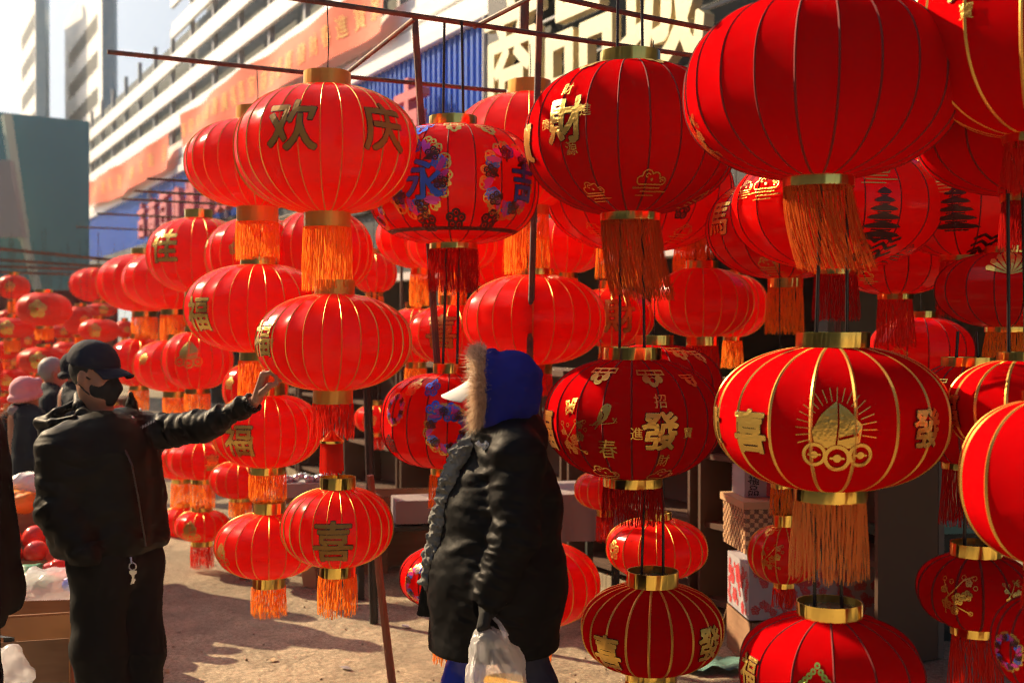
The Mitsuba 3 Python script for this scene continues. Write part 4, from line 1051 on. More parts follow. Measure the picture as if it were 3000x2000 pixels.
    (1.943, 5.1, 2.289, 0.315, 0.472, 0.107, 0.032, 0.026, 0.249, 'gloss', 18, 2.2, 'red', 0.0, 0.525, 'wire', [('pagoda', -117.9, -0.045, 0.22, 'dark'), ('wave', -81.4, -0.185, 0.161, 'dark'), ('cloud', -146.9, 0.145, 0.147, 'gold'), ('cloud', -123.6, 0.072, 0.161, 'gold')], 'glossy red lantern with a pagoda print between the biggest lantern and the right edge', None),
    (1.834, 5.7, 2.058, 0.277, 0.305, 0.084, 0.036, 0.029, 0.239, 'gloss', 16, 2.2, 'red', 0.0, 0.84, 'wire', [('cloud', -138.6, -0.067, 0.098, 'gold')], 'dim red lantern under the pagoda lantern with a dark red fringe', None),
    (1.455, 3.3, 2.581, 0.327, 0.603, 0.085, 0.038, 0.028, 0.142, 'matte_gold', 14, 2.2, 'red', 0.0, 0.567, 'rods', [('G喜', -148.3, 0.093, 0.123, 'gold'), ('s寶', -145.2, -0.008, 0.044, 'gold')], 'red lantern cut by the top right corner with glittering gold character', None),
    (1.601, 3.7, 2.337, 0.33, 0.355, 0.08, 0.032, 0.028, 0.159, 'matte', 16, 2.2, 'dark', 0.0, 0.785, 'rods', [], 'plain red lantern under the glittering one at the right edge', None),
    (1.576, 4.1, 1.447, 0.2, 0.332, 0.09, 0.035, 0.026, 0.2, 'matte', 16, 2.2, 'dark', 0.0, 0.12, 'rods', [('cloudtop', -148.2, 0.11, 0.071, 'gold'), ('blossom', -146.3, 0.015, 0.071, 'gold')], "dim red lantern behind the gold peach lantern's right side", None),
    (2.036, 4.9, 1.9, 0.282, 0.304, 0.084, 0.031, 0.025, 0.13, 'gloss', 16, 2.2, 'orange', 0.0, 0.998, 'wire', [('fan', -108.5, 0.092, 0.113, 'gold')], 'dark red lantern in the shade at the right edge with a gold fan ornament', None),
    (1.454, 3.4, 1.514, 0.196, 0.274, 0.059, 0.029, 0.025, 0.088, 'matte_gold', 14, 2.2, 'dark', 0.0, 0.488, 'rods', [('G福', -182.5, -0.004, 0.088, 'gold')], 'sunlit red lantern with gold seams at the right edge, behind the nearest one', None),
    (1.324, 2.95, 1.362, 0.203, 0.4, 0.051, 0.029, 0.025, 0.102, 'matte_gold', 12, 2.2, 'red', 0.0, 1.738, 'rods', [], 'nearest bright red lantern with glitter seams cut by the right edge', None),
    (1.41, 3.6, 0.948, 0.174, 0.215, 0.076, 0.043, 0.029, 0.197, 'matte', 14, 2.2, 'red', 0.0, 0.302, 'rods', [('plum', -128.1, 0.016, 0.114, 'gold'), ('plum', -73.2, 0.026, 0.072, 'gold')], 'small dark red lantern with faint gold plum branches over a bright red fringe', None),
    (1.386, 3.1, 0.922, 0.123, 0.235, 0.049, 0.027, 0.023, 0.107, 'matte', 14, 2.2, 'red', 0.0, 0.12, 'rods', [('wreath', -155.4, -0.01, 0.098, 'greengold')], 'red lantern in the bottom right corner with green and gold flowers', None),
    (1.177, 5.2, 1.18, 0.157, 0.227, 0.045, 0.03, 0.027, 0.126, 'satin', 16, 2.2, 'orange', 0.0, 1.756, 'wire', [], 'red lantern hidden behind the gold peach lantern, orange fringe below', None),
    (1.192, 5.2, 0.754, 0.157, 0.247, 0.046, 0.054, 0.027, 0.09, 'satin', 16, 2.2, 'red', 0.0, 0.17, 'rods', [('plum', -121.3, 0.013, 0.105, 'gold'), ('cloudtop', -141.0, 0.11, 0.06, 'gold')], 'small red lantern with gold blossom in front of the wicker chest', None),
    (-2.24, 8.5, 2.263, 0.364, 0.528, 0.098, 0.064, 0.054, 0.156, 'satin', 20, 2.2, 'orange', 0.0, 0.523, 'wire', [('g佳', -116.3, 0.044, 0.22, 'gold')], 'red lantern with a yellow character on its left side, nearest of the far row', None),
    (-1.58, 7.4, 2.189, 0.325, 0.472, 0.096, 0.047, 0.043, 0.149, 'satin', 22, 2.2, 'orange', 0.0, 0.625, 'wire', [('blossom', -103.2, 0.028, 0.085, 'gold'), ('blossom', -153.9, 0.066, 0.055, 'gold')], 'red lantern behind the orange fringe of the second column', None),
    (-1.18, 7.4, 2.219, 0.315, 0.506, 0.096, 0.047, 0.043, 0.17, 'satin', 22, 2.2, 'orange', 0.0, 0.578, 'wire', [], 'red lantern behind the long fringe of the largest lantern', None),
    (-2.851, 10.0, 2.142, 0.417, 0.483, 0.101, 0.052, 0.052, 0.213, 'satin', 20, 2.2, 'orange', 0.0, 0.667, 'wire', [], 'pale red lantern third from the far end of the row', None),
    (-3.649, 11.8, 2.191, 0.461, 0.566, 0.125, 0.061, 0.061, 0.237, 'satin', 18, 2.2, 'orange', 0.0, 0.576, 'wire', [], 'pale red lantern second from the far end of the row', None),
    (-5.756, 16.5, 2.342, 0.375, 0.474, 0.081, 0.047, 0.057, 0.19, 'satin', 16, 2.2, 'orange', 0.0, 0.471, 'wire', [], 'hazy red lantern at the far end of the row', None),
    (-2.252, 8.5, 1.513, 0.252, 0.405, 0.088, 0.039, 0.039, 0.127, 'satin', 18, 2.2, 'orange', 0.0, 0.263, 'wire', [('peach', -89.7, 0.061, 0.195, 'gold')], "red lantern with a gold peach emblem right of the man's cap", None),
    (-2.833, 10.0, 1.426, 0.348, 0.431, 0.103, 0.052, 0.052, 0.172, 'satin', 18, 2.2, 'orange', 0.0, 0.239, 'wire', [('blossom', -123.2, 0.06, 0.103, 'gold')], 'red lantern overlapped by the gold peach one, right of the cap', None),
    (-3.703, 11.8, 1.403, 0.305, 0.468, 0.095, 0.054, 0.047, 0.203, 'satin', 16, 2.2, 'orange', 0.0, 0.251, 'wire', [], "red lantern just behind the cap's brim", None),
    (-2.218, 8.5, 0.802, 0.252, 0.274, 0.083, 0.039, 0.039, 0.186, 'satin', 18, 2.2, 'orange', 0.0, 0.351, 'wire', [('g喜', -59.6, 0.002, 0.107, 'gold')], "red lantern under the man's stretched arm with a small gold character", None),
    (-2.787, 10.0, 0.627, 0.244, 0.305, 0.08, 0.04, 0.04, 0.218, 'satin', 16, 2.2, 'orange', 0.0, 0.411, 'wire', [], "red lantern half hidden by the man's jacket side", None),
    (-2.223, 8.5, 0.328, 0.195, 0.215, 0.078, 0.034, 0.039, 0.166, 'satin', 16, 2.2, 'red', 0.0, 0.21, 'wire', [('peach', -101.3, -0.0, 0.147, 'gold')], "lowest far lantern with gold emblem beside the man's jacket hem", None),
    (-2.764, 10.0, 0.113, 0.187, 0.253, 0.063, 0.034, 0.04, 0.201, 'satin', 14, 2.2, 'red', 0.0, 0.216, 'wire', [], 'lowest far lantern mostly hidden behind the one with gold emblem', None),
    (-1.812, 7.9, 0.735, 0.2, 0.241, 0.07, 0.032, 0.027, 0.114, 'satin', 16, 2.2, 'orange', 0.0, 0.293, 'wire', [], 'bright red lantern behind the orange fringe near the silver garland box', None),
    (-1.707, 7.9, 1.341, 0.216, 0.345, 0.068, 0.036, 0.032, 0.114, 'satin', 18, 2.2, 'orange', 0.0, 0.42, 'wire', [('blossom', -129.3, 0.041, 0.091, 'gold')], "red lantern showing left of the long orange fringe behind the man's hand", None),
    (-5.66, 13.5, 2.207, 0.178, 0.272, 0.057, 0.039, 0.035, 0.132, 'far', 14, 2.2, 'orange', 0.0, 0.408, 'wire', [('blossom', -81.1, -0.0, 0.128, 'gold')], 'blurred far stall lantern, topmost at the left edge', 'lanterns of the stall across the lane'),
    (-4.724, 12.0, 1.931, 0.269, 0.338, 0.086, 0.034, 0.031, 0.117, 'far', 14, 2.2, 'orange', 0.0, 0.65, 'wire', [('blossom', -82.4, -0.0, 0.194, 'gold')], 'blurred far stall lantern, with a bold gold character, above the capped man', 'lanterns of the stall across the lane'),
    (-5.259, 12.5, 1.745, 0.23, 0.216, 0.074, 0.036, 0.032, 0.122, 'far', 14, 2.2, 'orange', 0.0, 0.897, 'wire', [('blossom', -81.1, -0.0, 0.166, 'gold')], 'blurred far stall lantern, second row at the left edge', 'lanterns of the stall across the lane'),
    (-4.896, 13.5, 1.828, 0.202, 0.322, 0.065, 0.039, 0.035, 0.132, 'far', 14, 2.2, 'orange', 0.0, 0.761, 'wire', [('blossom', -58.5, -0.0, 0.121, 'gold')], 'blurred far stall lantern, small, behind and right of the bold one', 'lanterns of the stall across the lane'),
    (-4.339, 12.5, 1.716, 0.212, 0.244, 0.068, 0.036, 0.032, 0.122, 'far', 14, 2.2, 'orange', 0.0, 0.912, 'wire', [('blossom', -84.7, -0.0, 0.153, 'gold')], "blurred far stall lantern, with sunlit top beside the cap's upper side", 'lanterns of the stall across the lane'),
    (-4.562, 14.0, 1.729, 0.125, 0.193, 0.04, 0.04, 0.036, 0.137, 'far', 14, 2.2, 'orange', 0.0, 0.925, 'wire', [('blossom', -60.4, -0.0, 0.075, 'gold')], 'blurred far stall lantern, tiny, touching the near row', 'lanterns of the stall across the lane'),
    (-5.198, 15.0, 1.969, 0.207, 0.172, 0.066, 0.043, 0.039, 0.147, 'far', 14, 2.2, 'orange', 0.0, 0.695, 'wire', [('blossom', -59.4, -0.0, 0.124, 'gold')], 'blurred far stall lantern, small, right under the hazy end lantern', 'lanterns of the stall across the lane'),
    (-4.724, 12.0, 1.421, 0.262, 0.262, 0.084, 0.034, 0.031, 0.117, 'far', 14, 2.2, 'orange', 0.0, 1.198, 'wire', [('blossom', -82.4, -0.0, 0.189, 'gold')], 'blurred far stall lantern, above the grey haired head', 'lanterns of the stall across the lane'),
    (-5.551, 13.0, 1.498, 0.149, 0.194, 0.048, 0.037, 0.034, 0.127, 'far', 14, 2.2, 'orange', 0.0, 1.154, 'wire', [('blossom', -55.3, -0.0, 0.09, 'gold')], 'blurred far stall lantern, third row at the left edge', 'lanterns of the stall across the lane'),
    (-5.491, 13.0, 1.177, 0.179, 0.239, 0.057, 0.037, 0.034, 0.127, 'far', 14, 2.2, 'orange', 0.0, 1.453, 'wire', [('blossom', -81.0, -0.0, 0.129, 'gold')], 'blurred far stall lantern, low at the left edge', 'lanterns of the stall across the lane'),
    (-5.246, 14.0, 1.463, 0.181, 0.241, 0.058, 0.04, 0.036, 0.137, 'far', 14, 2.2, 'orange', 0.0, 1.166, 'wire', [('blossom', -57.9, -0.0, 0.109, 'gold')], "blurred far stall lantern, behind the cap's crown", 'lanterns of the stall across the lane'),
    (-4.849, 13.5, 1.357, 0.175, 0.233, 0.056, 0.039, 0.035, 0.132, 'far', 14, 2.2, 'orange', 0.0, 1.277, 'wire', [('blossom', -58.7, -0.0, 0.105, 'gold')], "blurred far stall lantern, right of the cap's crown", 'lanterns of the stall across the lane'),
    (-5.632, 14.0, 1.081, 0.141, 0.201, 0.045, 0.04, 0.036, 0.137, 'far', 14, 2.2, 'orange', 0.0, 1.568, 'wire', [('blossom', -56.5, -0.0, 0.084, 'gold')], 'blurred far stall lantern, above the pink hat', 'lanterns of the stall across the lane'),
    (-5.566, 13.0, 0.878, 0.168, 0.239, 0.054, 0.037, 0.034, 0.127, 'far', 14, 2.2, 'orange', 0.0, 1.752, 'wire', [('blossom', -55.3, -0.0, 0.101, 'gold')], 'blurred far stall lantern, lowest at the left edge', 'lanterns of the stall across the lane'),
    (-6.142, 15.0, 1.583, 0.172, 0.194, 0.055, 0.043, 0.039, 0.147, 'far', 14, 2.2, 'orange', 0.0, 1.07, 'wire', [('blossom', -56.2, -0.0, 0.103, 'gold')], 'blurred far stall lantern, behind between two larger ones', 'lanterns of the stall across the lane'),
    (-5.69, 15.0, 1.698, 0.159, 0.164, 0.051, 0.043, 0.039, 0.147, 'far', 14, 2.2, 'orange', 0.0, 0.971, 'wire', [('blossom', -57.7, -0.0, 0.096, 'gold')], 'blurred far stall lantern, tiny in the back', 'lanterns of the stall across the lane'),
    (-4.707, 14.0, 1.363, 0.161, 0.201, 0.051, 0.04, 0.036, 0.137, 'far', 14, 2.2, 'orange', 0.0, 1.287, 'wire', [('blossom', -59.9, -0.0, 0.097, 'gold')], "blurred far stall lantern, behind the cap's brim", 'lanterns of the stall across the lane'),
    (-5.603, 12.5, 1.817, 0.216, 0.287, 0.069, 0.036, 0.032, 0.122, 'far', 14, 2.2, 'orange', 0.0, 0.789, 'wire', [('blossom', -54.3, -0.0, 0.129, 'gold')], 'blurred far stall lantern, upper one outside the left edge', 'lanterns of the stall across the lane'),
    (-5.568, 12.5, 1.314, 0.198, 0.287, 0.063, 0.036, 0.032, 0.122, 'far', 14, 2.2, 'orange', 0.0, 1.292, 'wire', [('blossom', -54.5, -0.0, 0.119, 'gold')], 'blurred far stall lantern, lower one outside the left edge', 'lanterns of the stall across the lane'),
    (-5.375, 14.5, 0.995, 0.167, 0.25, 0.053, 0.042, 0.037, 0.142, 'far', 14, 2.2, 'orange', 0.0, 1.63, 'wire', [('blossom', -58.1, -0.0, 0.1, 'gold')], 'blurred far stall lantern, hidden behind the cap', 'lanterns of the stall across the lane'),
    (-6.835, 16.933, 1.411, 0.15, 0.198, 0.048, 0.044, 0.039, 0.136, 'far', 12, 2.2, 'orange', 0.0, 1.24, 'wire', [('blossom', -62.3, -0.0, 0.09, 'gold')], 'one of the many tiny blurred lanterns deep in the stall across the lane', 'tiny lanterns deep in the far stall'),
    (-6.669, 15.868, 1.294, 0.168, 0.222, 0.054, 0.041, 0.036, 0.128, 'far', 12, 2.2, 'orange', 0.0, 1.345, 'wire', [('blossom', -61.5, -0.0, 0.101, 'gold')], 'one of the many tiny blurred lanterns deep in the stall across the lane', 'tiny lanterns deep in the far stall'),
    (-6.297, 17.103, 1.664, 0.203, 0.268, 0.065, 0.044, 0.039, 0.138, 'far', 12, 2.2, 'red', 0.0, 0.952, 'wire', [('blossom', -64.0, -0.0, 0.122, 'gold')], 'one of the many tiny blurred lanterns deep in the stall across the lane', 'tiny lanterns deep in the far stall'),
    (-7.207, 16.213, 1.609, 0.142, 0.187, 0.045, 0.042, 0.037, 0.13, 'far', 12, 2.2, 'orange', 0.0, 1.047, 'wire', [('blossom', -60.3, -0.0, 0.085, 'gold')], 'one of the many tiny blurred lanterns deep in the stall across the lane', 'tiny lanterns deep in the far stall'),
    (-7.153, 15.762, 1.572, 0.144, 0.19, 0.046, 0.041, 0.036, 0.127, 'far', 12, 2.2, 'orange', 0.0, 1.084, 'wire', [('blossom', -59.9, -0.0, 0.086, 'gold')], 'one of the many tiny blurred lanterns deep in the stall across the lane', 'tiny lanterns deep in the far stall'),
    (-5.907, 15.217, 0.781, 0.138, 0.183, 0.044, 0.039, 0.035, 0.122, 'far', 12, 2.2, 'orange', 0.0, 1.878, 'wire', [('blossom', -63.0, -0.0, 0.083, 'gold')], 'one of the many tiny blurred lanterns deep in the stall across the lane', 'tiny lanterns deep in the far stall'),
    (-7.318, 16.346, 0.667, 0.167, 0.22, 0.053, 0.042, 0.038, 0.132, 'far', 12, 2.2, 'orange', 0.0, 1.973, 'wire', [('blossom', -60.1, -0.0, 0.1, 'gold')], 'one of the many tiny blurred lanterns deep in the stall across the lane', 'tiny lanterns deep in the far stall'),
    (-6.097, 16.422, 0.627, 0.151, 0.2, 0.048, 0.042, 0.038, 0.132, 'far', 12, 2.2, 'orange', 0.0, 2.023, 'wire', [('blossom', -63.9, -0.0, 0.091, 'gold')], 'one of the many tiny blurred lanterns deep in the stall across the lane', 'tiny lanterns deep in the far stall'),
    (-5.996, 16.33, 0.765, 0.168, 0.222, 0.054, 0.042, 0.038, 0.131, 'far', 12, 2.2, 'orange', 0.0, 1.874, 'wire', [('blossom', -64.1, 0.0, 0.101, 'gold')], 'one of the many tiny blurred lanterns deep in the stall across the lane', 'tiny lanterns deep in the far stall'),
    (-6.001, 15.392, 1.816, 0.166, 0.218, 0.053, 0.04, 0.035, 0.124, 'far', 12, 2.2, 'red', 0.0, 0.825, 'wire', [('blossom', -63.0, -0.0, 0.099, 'gold')], 'one of the many tiny blurred lanterns deep in the stall across the lane', 'tiny lanterns deep in the far stall'),
    (-6.151, 15.478, 0.672, 0.161, 0.213, 0.052, 0.04, 0.036, 0.125, 'far', 12, 2.2, 'red', 0.0, 1.971, 'wire', [('blossom', -62.6, -0.0, 0.097, 'gold')], 'one of the many tiny blurred lanterns deep in the stall across the lane', 'tiny lanterns deep in the far stall'),
    (-6.3, 16.103, 0.998, 0.138, 0.182, 0.044, 0.042, 0.037, 0.13, 'far', 12, 2.2, 'red', 0.0, 1.661, 'wire', [('blossom', -62.9, 0.0, 0.083, 'gold')], 'one of the many tiny blurred lanterns deep in the stall across the lane', 'tiny lanterns deep in the far stall'),
    (-6.926, 15.606, 0.868, 0.18, 0.238, 0.058, 0.04, 0.036, 0.126, 'far', 12, 2.2, 'red', 0.0, 1.763, 'wire', [('blossom', -60.3, -0.0, 0.108, 'gold')], 'one of the many tiny blurred lanterns deep in the stall across the lane', 'tiny lanterns deep in the far stall'),
    (-6.288, 15.546, 1.188, 0.152, 0.201, 0.049, 0.04, 0.036, 0.125, 'far', 12, 2.2, 'red', 0.0, 1.461, 'wire', [('blossom', -62.2, -0.0, 0.091, 'gold')], 'one of the many tiny blurred lanterns deep in the stall across the lane', 'tiny lanterns deep in the far stall'),
    (-6.135, 15.818, 1.142, 0.158, 0.208, 0.05, 0.041, 0.036, 0.127, 'far', 12, 2.2, 'orange', 0.0, 1.504, 'wire', [('blossom', -63.1, -0.0, 0.095, 'gold')], 'one of the many tiny blurred lanterns deep in the stall across the lane', 'tiny lanterns deep in the far stall'),
    (-5.339, 15.329, 1.156, 0.182, 0.241, 0.058, 0.04, 0.035, 0.123, 'far', 12, 2.2, 'orange', 0.0, 1.474, 'wire', [('blossom', -65.1, -0.0, 0.109, 'gold')], 'one of the many tiny blurred lanterns deep in the stall across the lane', 'tiny lanterns deep in the far stall'),
    (-7.002, 16.846, 0.7, 0.155, 0.205, 0.05, 0.044, 0.039, 0.136, 'far', 12, 2.2, 'red', 0.0, 1.948, 'wire', [('blossom', -61.7, -0.0, 0.093, 'gold')], 'one of the many tiny blurred lanterns deep in the stall across the lane', 'tiny lanterns deep in the far stall'),
    (-7.201, 17.108, 0.829, 0.143, 0.189, 0.046, 0.044, 0.039, 0.138, 'far', 12, 2.2, 'orange', 0.0, 1.826, 'wire', [('blossom', -61.4, -0.0, 0.086, 'gold')], 'one of the many tiny blurred lanterns deep in the stall across the lane', 'tiny lanterns deep in the far stall'),
    (-5.164, 15.412, 0.628, 0.176, 0.233, 0.056, 0.04, 0.035, 0.124, 'far', 12, 2.2, 'red', 0.0, 2.006, 'wire', [('blossom', -65.7, -0.0, 0.106, 'gold')], 'one of the many tiny blurred lanterns deep in the stall across the lane', 'tiny lanterns deep in the far stall'),
    (-7.052, 16.006, 1.423, 0.192, 0.254, 0.061, 0.041, 0.037, 0.129, 'far', 12, 2.2, 'orange', 0.0, 1.2, 'wire', [('blossom', -60.5, -0.0, 0.115, 'gold')], 'one of the many tiny blurred lanterns deep in the stall across the lane', 'tiny lanterns deep in the far stall'),
    (-5.361, 15.389, 0.709, 0.184, 0.243, 0.059, 0.04, 0.035, 0.124, 'far', 12, 2.2, 'red', 0.0, 1.919, 'wire', [('blossom', -65.1, -0.0, 0.11, 'gold')], 'one of the many tiny blurred lanterns deep in the stall across the lane', 'tiny lanterns deep in the far stall'),
    (-6.74, 15.929, 1.888, 0.145, 0.192, 0.046, 0.041, 0.037, 0.128, 'far', 12, 2.2, 'orange', 0.0, 0.766, 'wire', [('blossom', -61.3, -0.0, 0.087, 'gold')], 'one of the many tiny blurred lanterns deep in the stall across the lane', 'tiny lanterns deep in the far stall'),
    (-7.774, 16.747, 1.165, 0.143, 0.188, 0.046, 0.043, 0.038, 0.135, 'far', 12, 2.2, 'red', 0.0, 1.491, 'wire', [('blossom', -59.4, -0.0, 0.086, 'gold')], 'one of the many tiny blurred lanterns deep in the stall across the lane', 'tiny lanterns deep in the far stall'),
    (-6.386, 15.997, 1.82, 0.182, 0.24, 0.058, 0.041, 0.037, 0.129, 'far', 12, 2.2, 'red', 0.0, 0.81, 'wire', [('blossom', -62.5, -0.0, 0.109, 'gold')], 'one of the many tiny blurred lanterns deep in the stall across the lane', 'tiny lanterns deep in the far stall'),
    (-7.258, 15.646, 1.052, 0.15, 0.198, 0.048, 0.04, 0.036, 0.126, 'far', 12, 2.2, 'orange', 0.0, 1.599, 'wire', [('blossom', -59.4, -0.0, 0.09, 'gold')], 'one of the many tiny blurred lanterns deep in the stall across the lane', 'tiny lanterns deep in the far stall'),
    (-5.835, 16.791, 0.921, 0.18, 0.237, 0.058, 0.043, 0.039, 0.135, 'far', 12, 2.2, 'red', 0.0, 1.71, 'wire', [('blossom', -65.1, -0.0, 0.108, 'gold')], 'one of the many tiny blurred lanterns deep in the stall across the lane', 'tiny lanterns deep in the far stall'),
    (-6.27, 16.477, 0.638, 0.16, 0.211, 0.051, 0.043, 0.038, 0.133, 'far', 12, 2.2, 'red', 0.0, 2.006, 'wire', [('blossom', -63.4, 0.0, 0.096, 'gold')], 'one of the many tiny blurred lanterns deep in the stall across the lane', 'tiny lanterns deep in the far stall'),
    (-5.819, 16.745, 1.315, 0.162, 0.213, 0.052, 0.043, 0.038, 0.135, 'far', 12, 2.2, 'orange', 0.0, 1.328, 'wire', [('blossom', -65.1, -0.0, 0.097, 'gold')], 'one of the many tiny blurred lanterns deep in the stall across the lane', 'tiny lanterns deep in the far stall'),
]

for i, row in enumerate(LANTERNS):
    make_lantern(i, row)

# ------------------------------------------------------------------ the pipe rack that carries the lanterns
rk = 'lantern_rack'
tag(rk, 'rusty pipe rack over the stall that the lanterns hang from', 'rack')
VB, UB = np.append(V2, 0), np.append(U2, 0)
bars = [((-1.916, 5.640, 3.050), (-0.034, 6.585, 3.050)), ((-1.060, 4.610, 3.050), (1.021, 5.807, 3.050)), ((0.080, 4.634, 3.050), (0.920, 5.250, 3.050))]
for px in ((-3.189, 10.400, 3.048), (-3.955, 12.040, 3.049), (-4.748, 13.600, 3.050), (-5.642, 15.400, 3.050), (-3.588, 11.300, 3.044)):
    a = np.array(px)
    bars.append((a, a + VB * 2.7))
up = np.array([0, 0, 0.40])
for c, l0, l1 in (((0.467, 4.7), -1.2, 2.0), ((0.905, 3.5), -1.0, 2.4), ((1.455, 3.3), -0.9, 2.4)):
    a = np.array([c[0], c[1], 3.47])
    bars.append((a + VB * l0, a + VB * l1))
bars[1] = (bars[1][0], np.array(bars[1][1]) + VB * 0.8)
k = 0
for a, b in bars:
    m = (np.asarray(a) + np.asarray(b)) / 2 + np.array([0, 0, -0.006])
    add(rk + '__crossbar' + ('_%03d' % k if k else ''), tube([a, m, b], 0.0115, 8), 'm_rust', smooth=40)
    k += 1
rails = [(np.array((-0.849, 6.130, 3.056)), np.array((-0.413, 5.060, 3.057))), (np.array((-0.164, 5.200, 3.057)), np.array((0.101, 4.670, 3.052)))]
a = np.array(bars[1][1]) - VB * 0.1 + [0, 0, 0.03]
rails.append((a - UB * 3.2, a + UB * 11.0))
a = np.array([0.467, 4.7, 3.435]) + VB * 1.9
rails.append((a - UB * 2.2, a + UB * 1.5))
for i, (a, b) in enumerate(rails):
    add(rk + '__rail' + ('_%03d' % i if i else ''), tube([a, (a + b) / 2, b], 0.0105, 8), 'm_rust', smooth=40)
posts = [((-0.433, 5.300, 3.116), ((-0.250, 5.400, 0.000))), ((0.132, 5.550, 3.340), (0.026, 5.600, 0.001)), (np.array(bars[1][1]) - VB * 0.05, np.append((np.array(bars[1][1]) - VB * 0.05)[:2], 0)),
         (np.array([0.467, 4.7, 3.45]) + VB * 1.9 - UB * 2.0, np.append((np.array([0.467, 4.7, 0]) + VB * 1.9 - UB * 2.0)[:2], 0))]
for b in (bars[3], bars[5], bars[6]):
    q = np.asarray(b[1]) - VB * 0.3
    posts.append((q, np.array([q[0], q[1], 0])))
for i, (a, b) in enumerate(posts):
    a, b = np.array(a), np.array(b)
    add(rk + '__upright' + ('_%03d' % i if i else ''), tube([a, (a + b) / 2 + [0.006, 0, 0], b], 0.0155, 8), 'm_rust', smooth=40)
add(rk + '__drop_tube', tube([(0.058, 5.500, 3.278), (0.055, 5.500, 3.111)], 0.022, 8), 'm_rust', smooth=40)

r2 = 'far_rack'
tag(r2, 'thin pipe rack of the stall across the lane at the far left', 'rack')
k = 0
for (a, b) in (((-6.126, 13.000, 2.660), (-5.211, 15.500, 2.627)), ((-6.598, 14.000, 2.582), (-5.547, 16.500, 2.584)), ((-7.069, 15.000, 2.538), (-5.884, 17.500, 2.590)), ((-7.540, 16.000, 2.517), (-6.220, 18.500, 2.553))):
    add(r2 + '__crossbar' + ('_%03d' % k if k else ''), tube([a, b], 0.022, 6), 'm_rust')
    k += 1
for i, (a, b) in enumerate((((-6.089, 13.000, 2.660), (-6.089, 13.000, 0.000)), ((-5.233, 15.500, 2.627), (-5.233, 15.500, -0.000)))):
    add(r2 + '__upright' + ('_%03d' % i if i else ''), tube([a, b], 0.03, 6), 'm_rust')

tag('wooden_pole', 'bare reddish wooden pole leaning in front of the dark stall', 'pole')
add('wooden_pole', tube([(-0.669, 5.600, 1.050), (-0.631, 5.660, 0.541), (-0.580, 5.750, 0.001)], [0.017, 0.018, 0.021], 8), 'm_wood', smooth=40)
tag('dark_post', 'thin dark upright behind the wooden pole', 'post')
add('dark_post', tube([(-0.853, 7.000, 1.453), (-0.815, 7.000, 0.001)], 0.026, 8), 'm_black_plastic', smooth=40)

# the little tassel cluster over the lowest lantern of the first column
ts = 'tassel_cluster'
tag(ts, 'red tassel bundle with gold cap hanging over the small shade-browned character lantern', 'tassel')
tc = np.array((-0.721, 4.750, 1.295))
rng = np.random.default_rng(8)
add(ts + '__cap', lathe([(0.004, 0.04), (0.025, 0.02), (0.05, 0.0), (0.048, -0.01), (0.0, -0.012)], 20, tc), 'm_gold_foil', smooth=40)
add(ts + '__cord', tube([tc + [0, 0, 0.03], tc + [0, 0, 0.12]], 0.004, 6), 'm_red_silk')
tv, tf = [], []
for q in range(90):
    a, r = rng.uniform(0, 6.28), 0.045 * math.sqrt(rng.random())
    o = len(tv)
    for s in range(4):
        t = s / 3
        c = tc + np.array([math.cos(a) * r * (1 + 0.1 * t), math.sin(a) * r * (1 + 0.1 * t), -0.01 - 0.13 * t * rng.uniform(0.85, 1)])
        tv += [c - [0.0022, 0, 0], c + [0.0022, 0, 0]]
    for s in range(3):
        b = o + 2 * s
        tf += [[b, b + 1, b + 3], [b, b + 3, b + 2]]
add(ts + '__threads', (np.array(tv), np.array(tf)), 'm_red_silk', kind='stuff')


# ------------------------------------------------------------------ cartons, toys and stall goods
def carton(name, label, c, size, yaw, flaps=(0.5, 0.5, 0.5, 0.5), m='m_carton', inside=0.6):
    """An open box; c is the centre of its base."""
    key = fresh(name)
    tag(key, label, 'carton')
    ca, sa = math.cos(yaw), math.sin(yaw)
    ex, ey, ez = np.array([ca, sa, 0]), np.array([-sa, ca, 0]), np.array([0, 0, 1.0])
    c = np.asarray(c, float)
    w, d, h = size
    t = 0.005
    add(key + '__base', obox(c + ez * t, ex * w / 2, ey * d / 2, ez * t), m)
    sides = [(ex, ey, w, d), (-ex, ey, w, d), (ey, ex, d, w), (-ey, ex, d, w)]
    for i, (n, s, a, b) in enumerate(sides):
        bb = b if i < 2 else b - 4 * t
        add(key + '__side' + ('_%03d' % i if i else ''), obox(c + n * (a / 2 - t / 2) + ez * (h / 2 + 0.012), n * t / 2, s * bb / 2, ez * h / 2), m)
        add(key + '__lining' + ('_%03d' % i if i else ''), obox(c + n * (a / 2 - t - 0.002) + ez * (h / 2 + 0.012), n * 0.001, s * (bb / 2 - 0.012), ez * (h / 2 - 0.01)), 'm_carton_inside')
        if flaps[i] is not None:
            ang = flaps[i]
            L = min(w, d) * 0.45
            o = c + n * (a / 2) + ez * (h + 0.012)
            dr_ = n * math.sin(ang) + ez * math.cos(ang)
            nr = np.cross(dr_, s)
            add(key + '__flap' + ('_%03d' % i if i else ''), obox(o + dr_ * L / 2, dr_ * L / 2, s * b * 0.49, nr * t / 2), m)
    return key


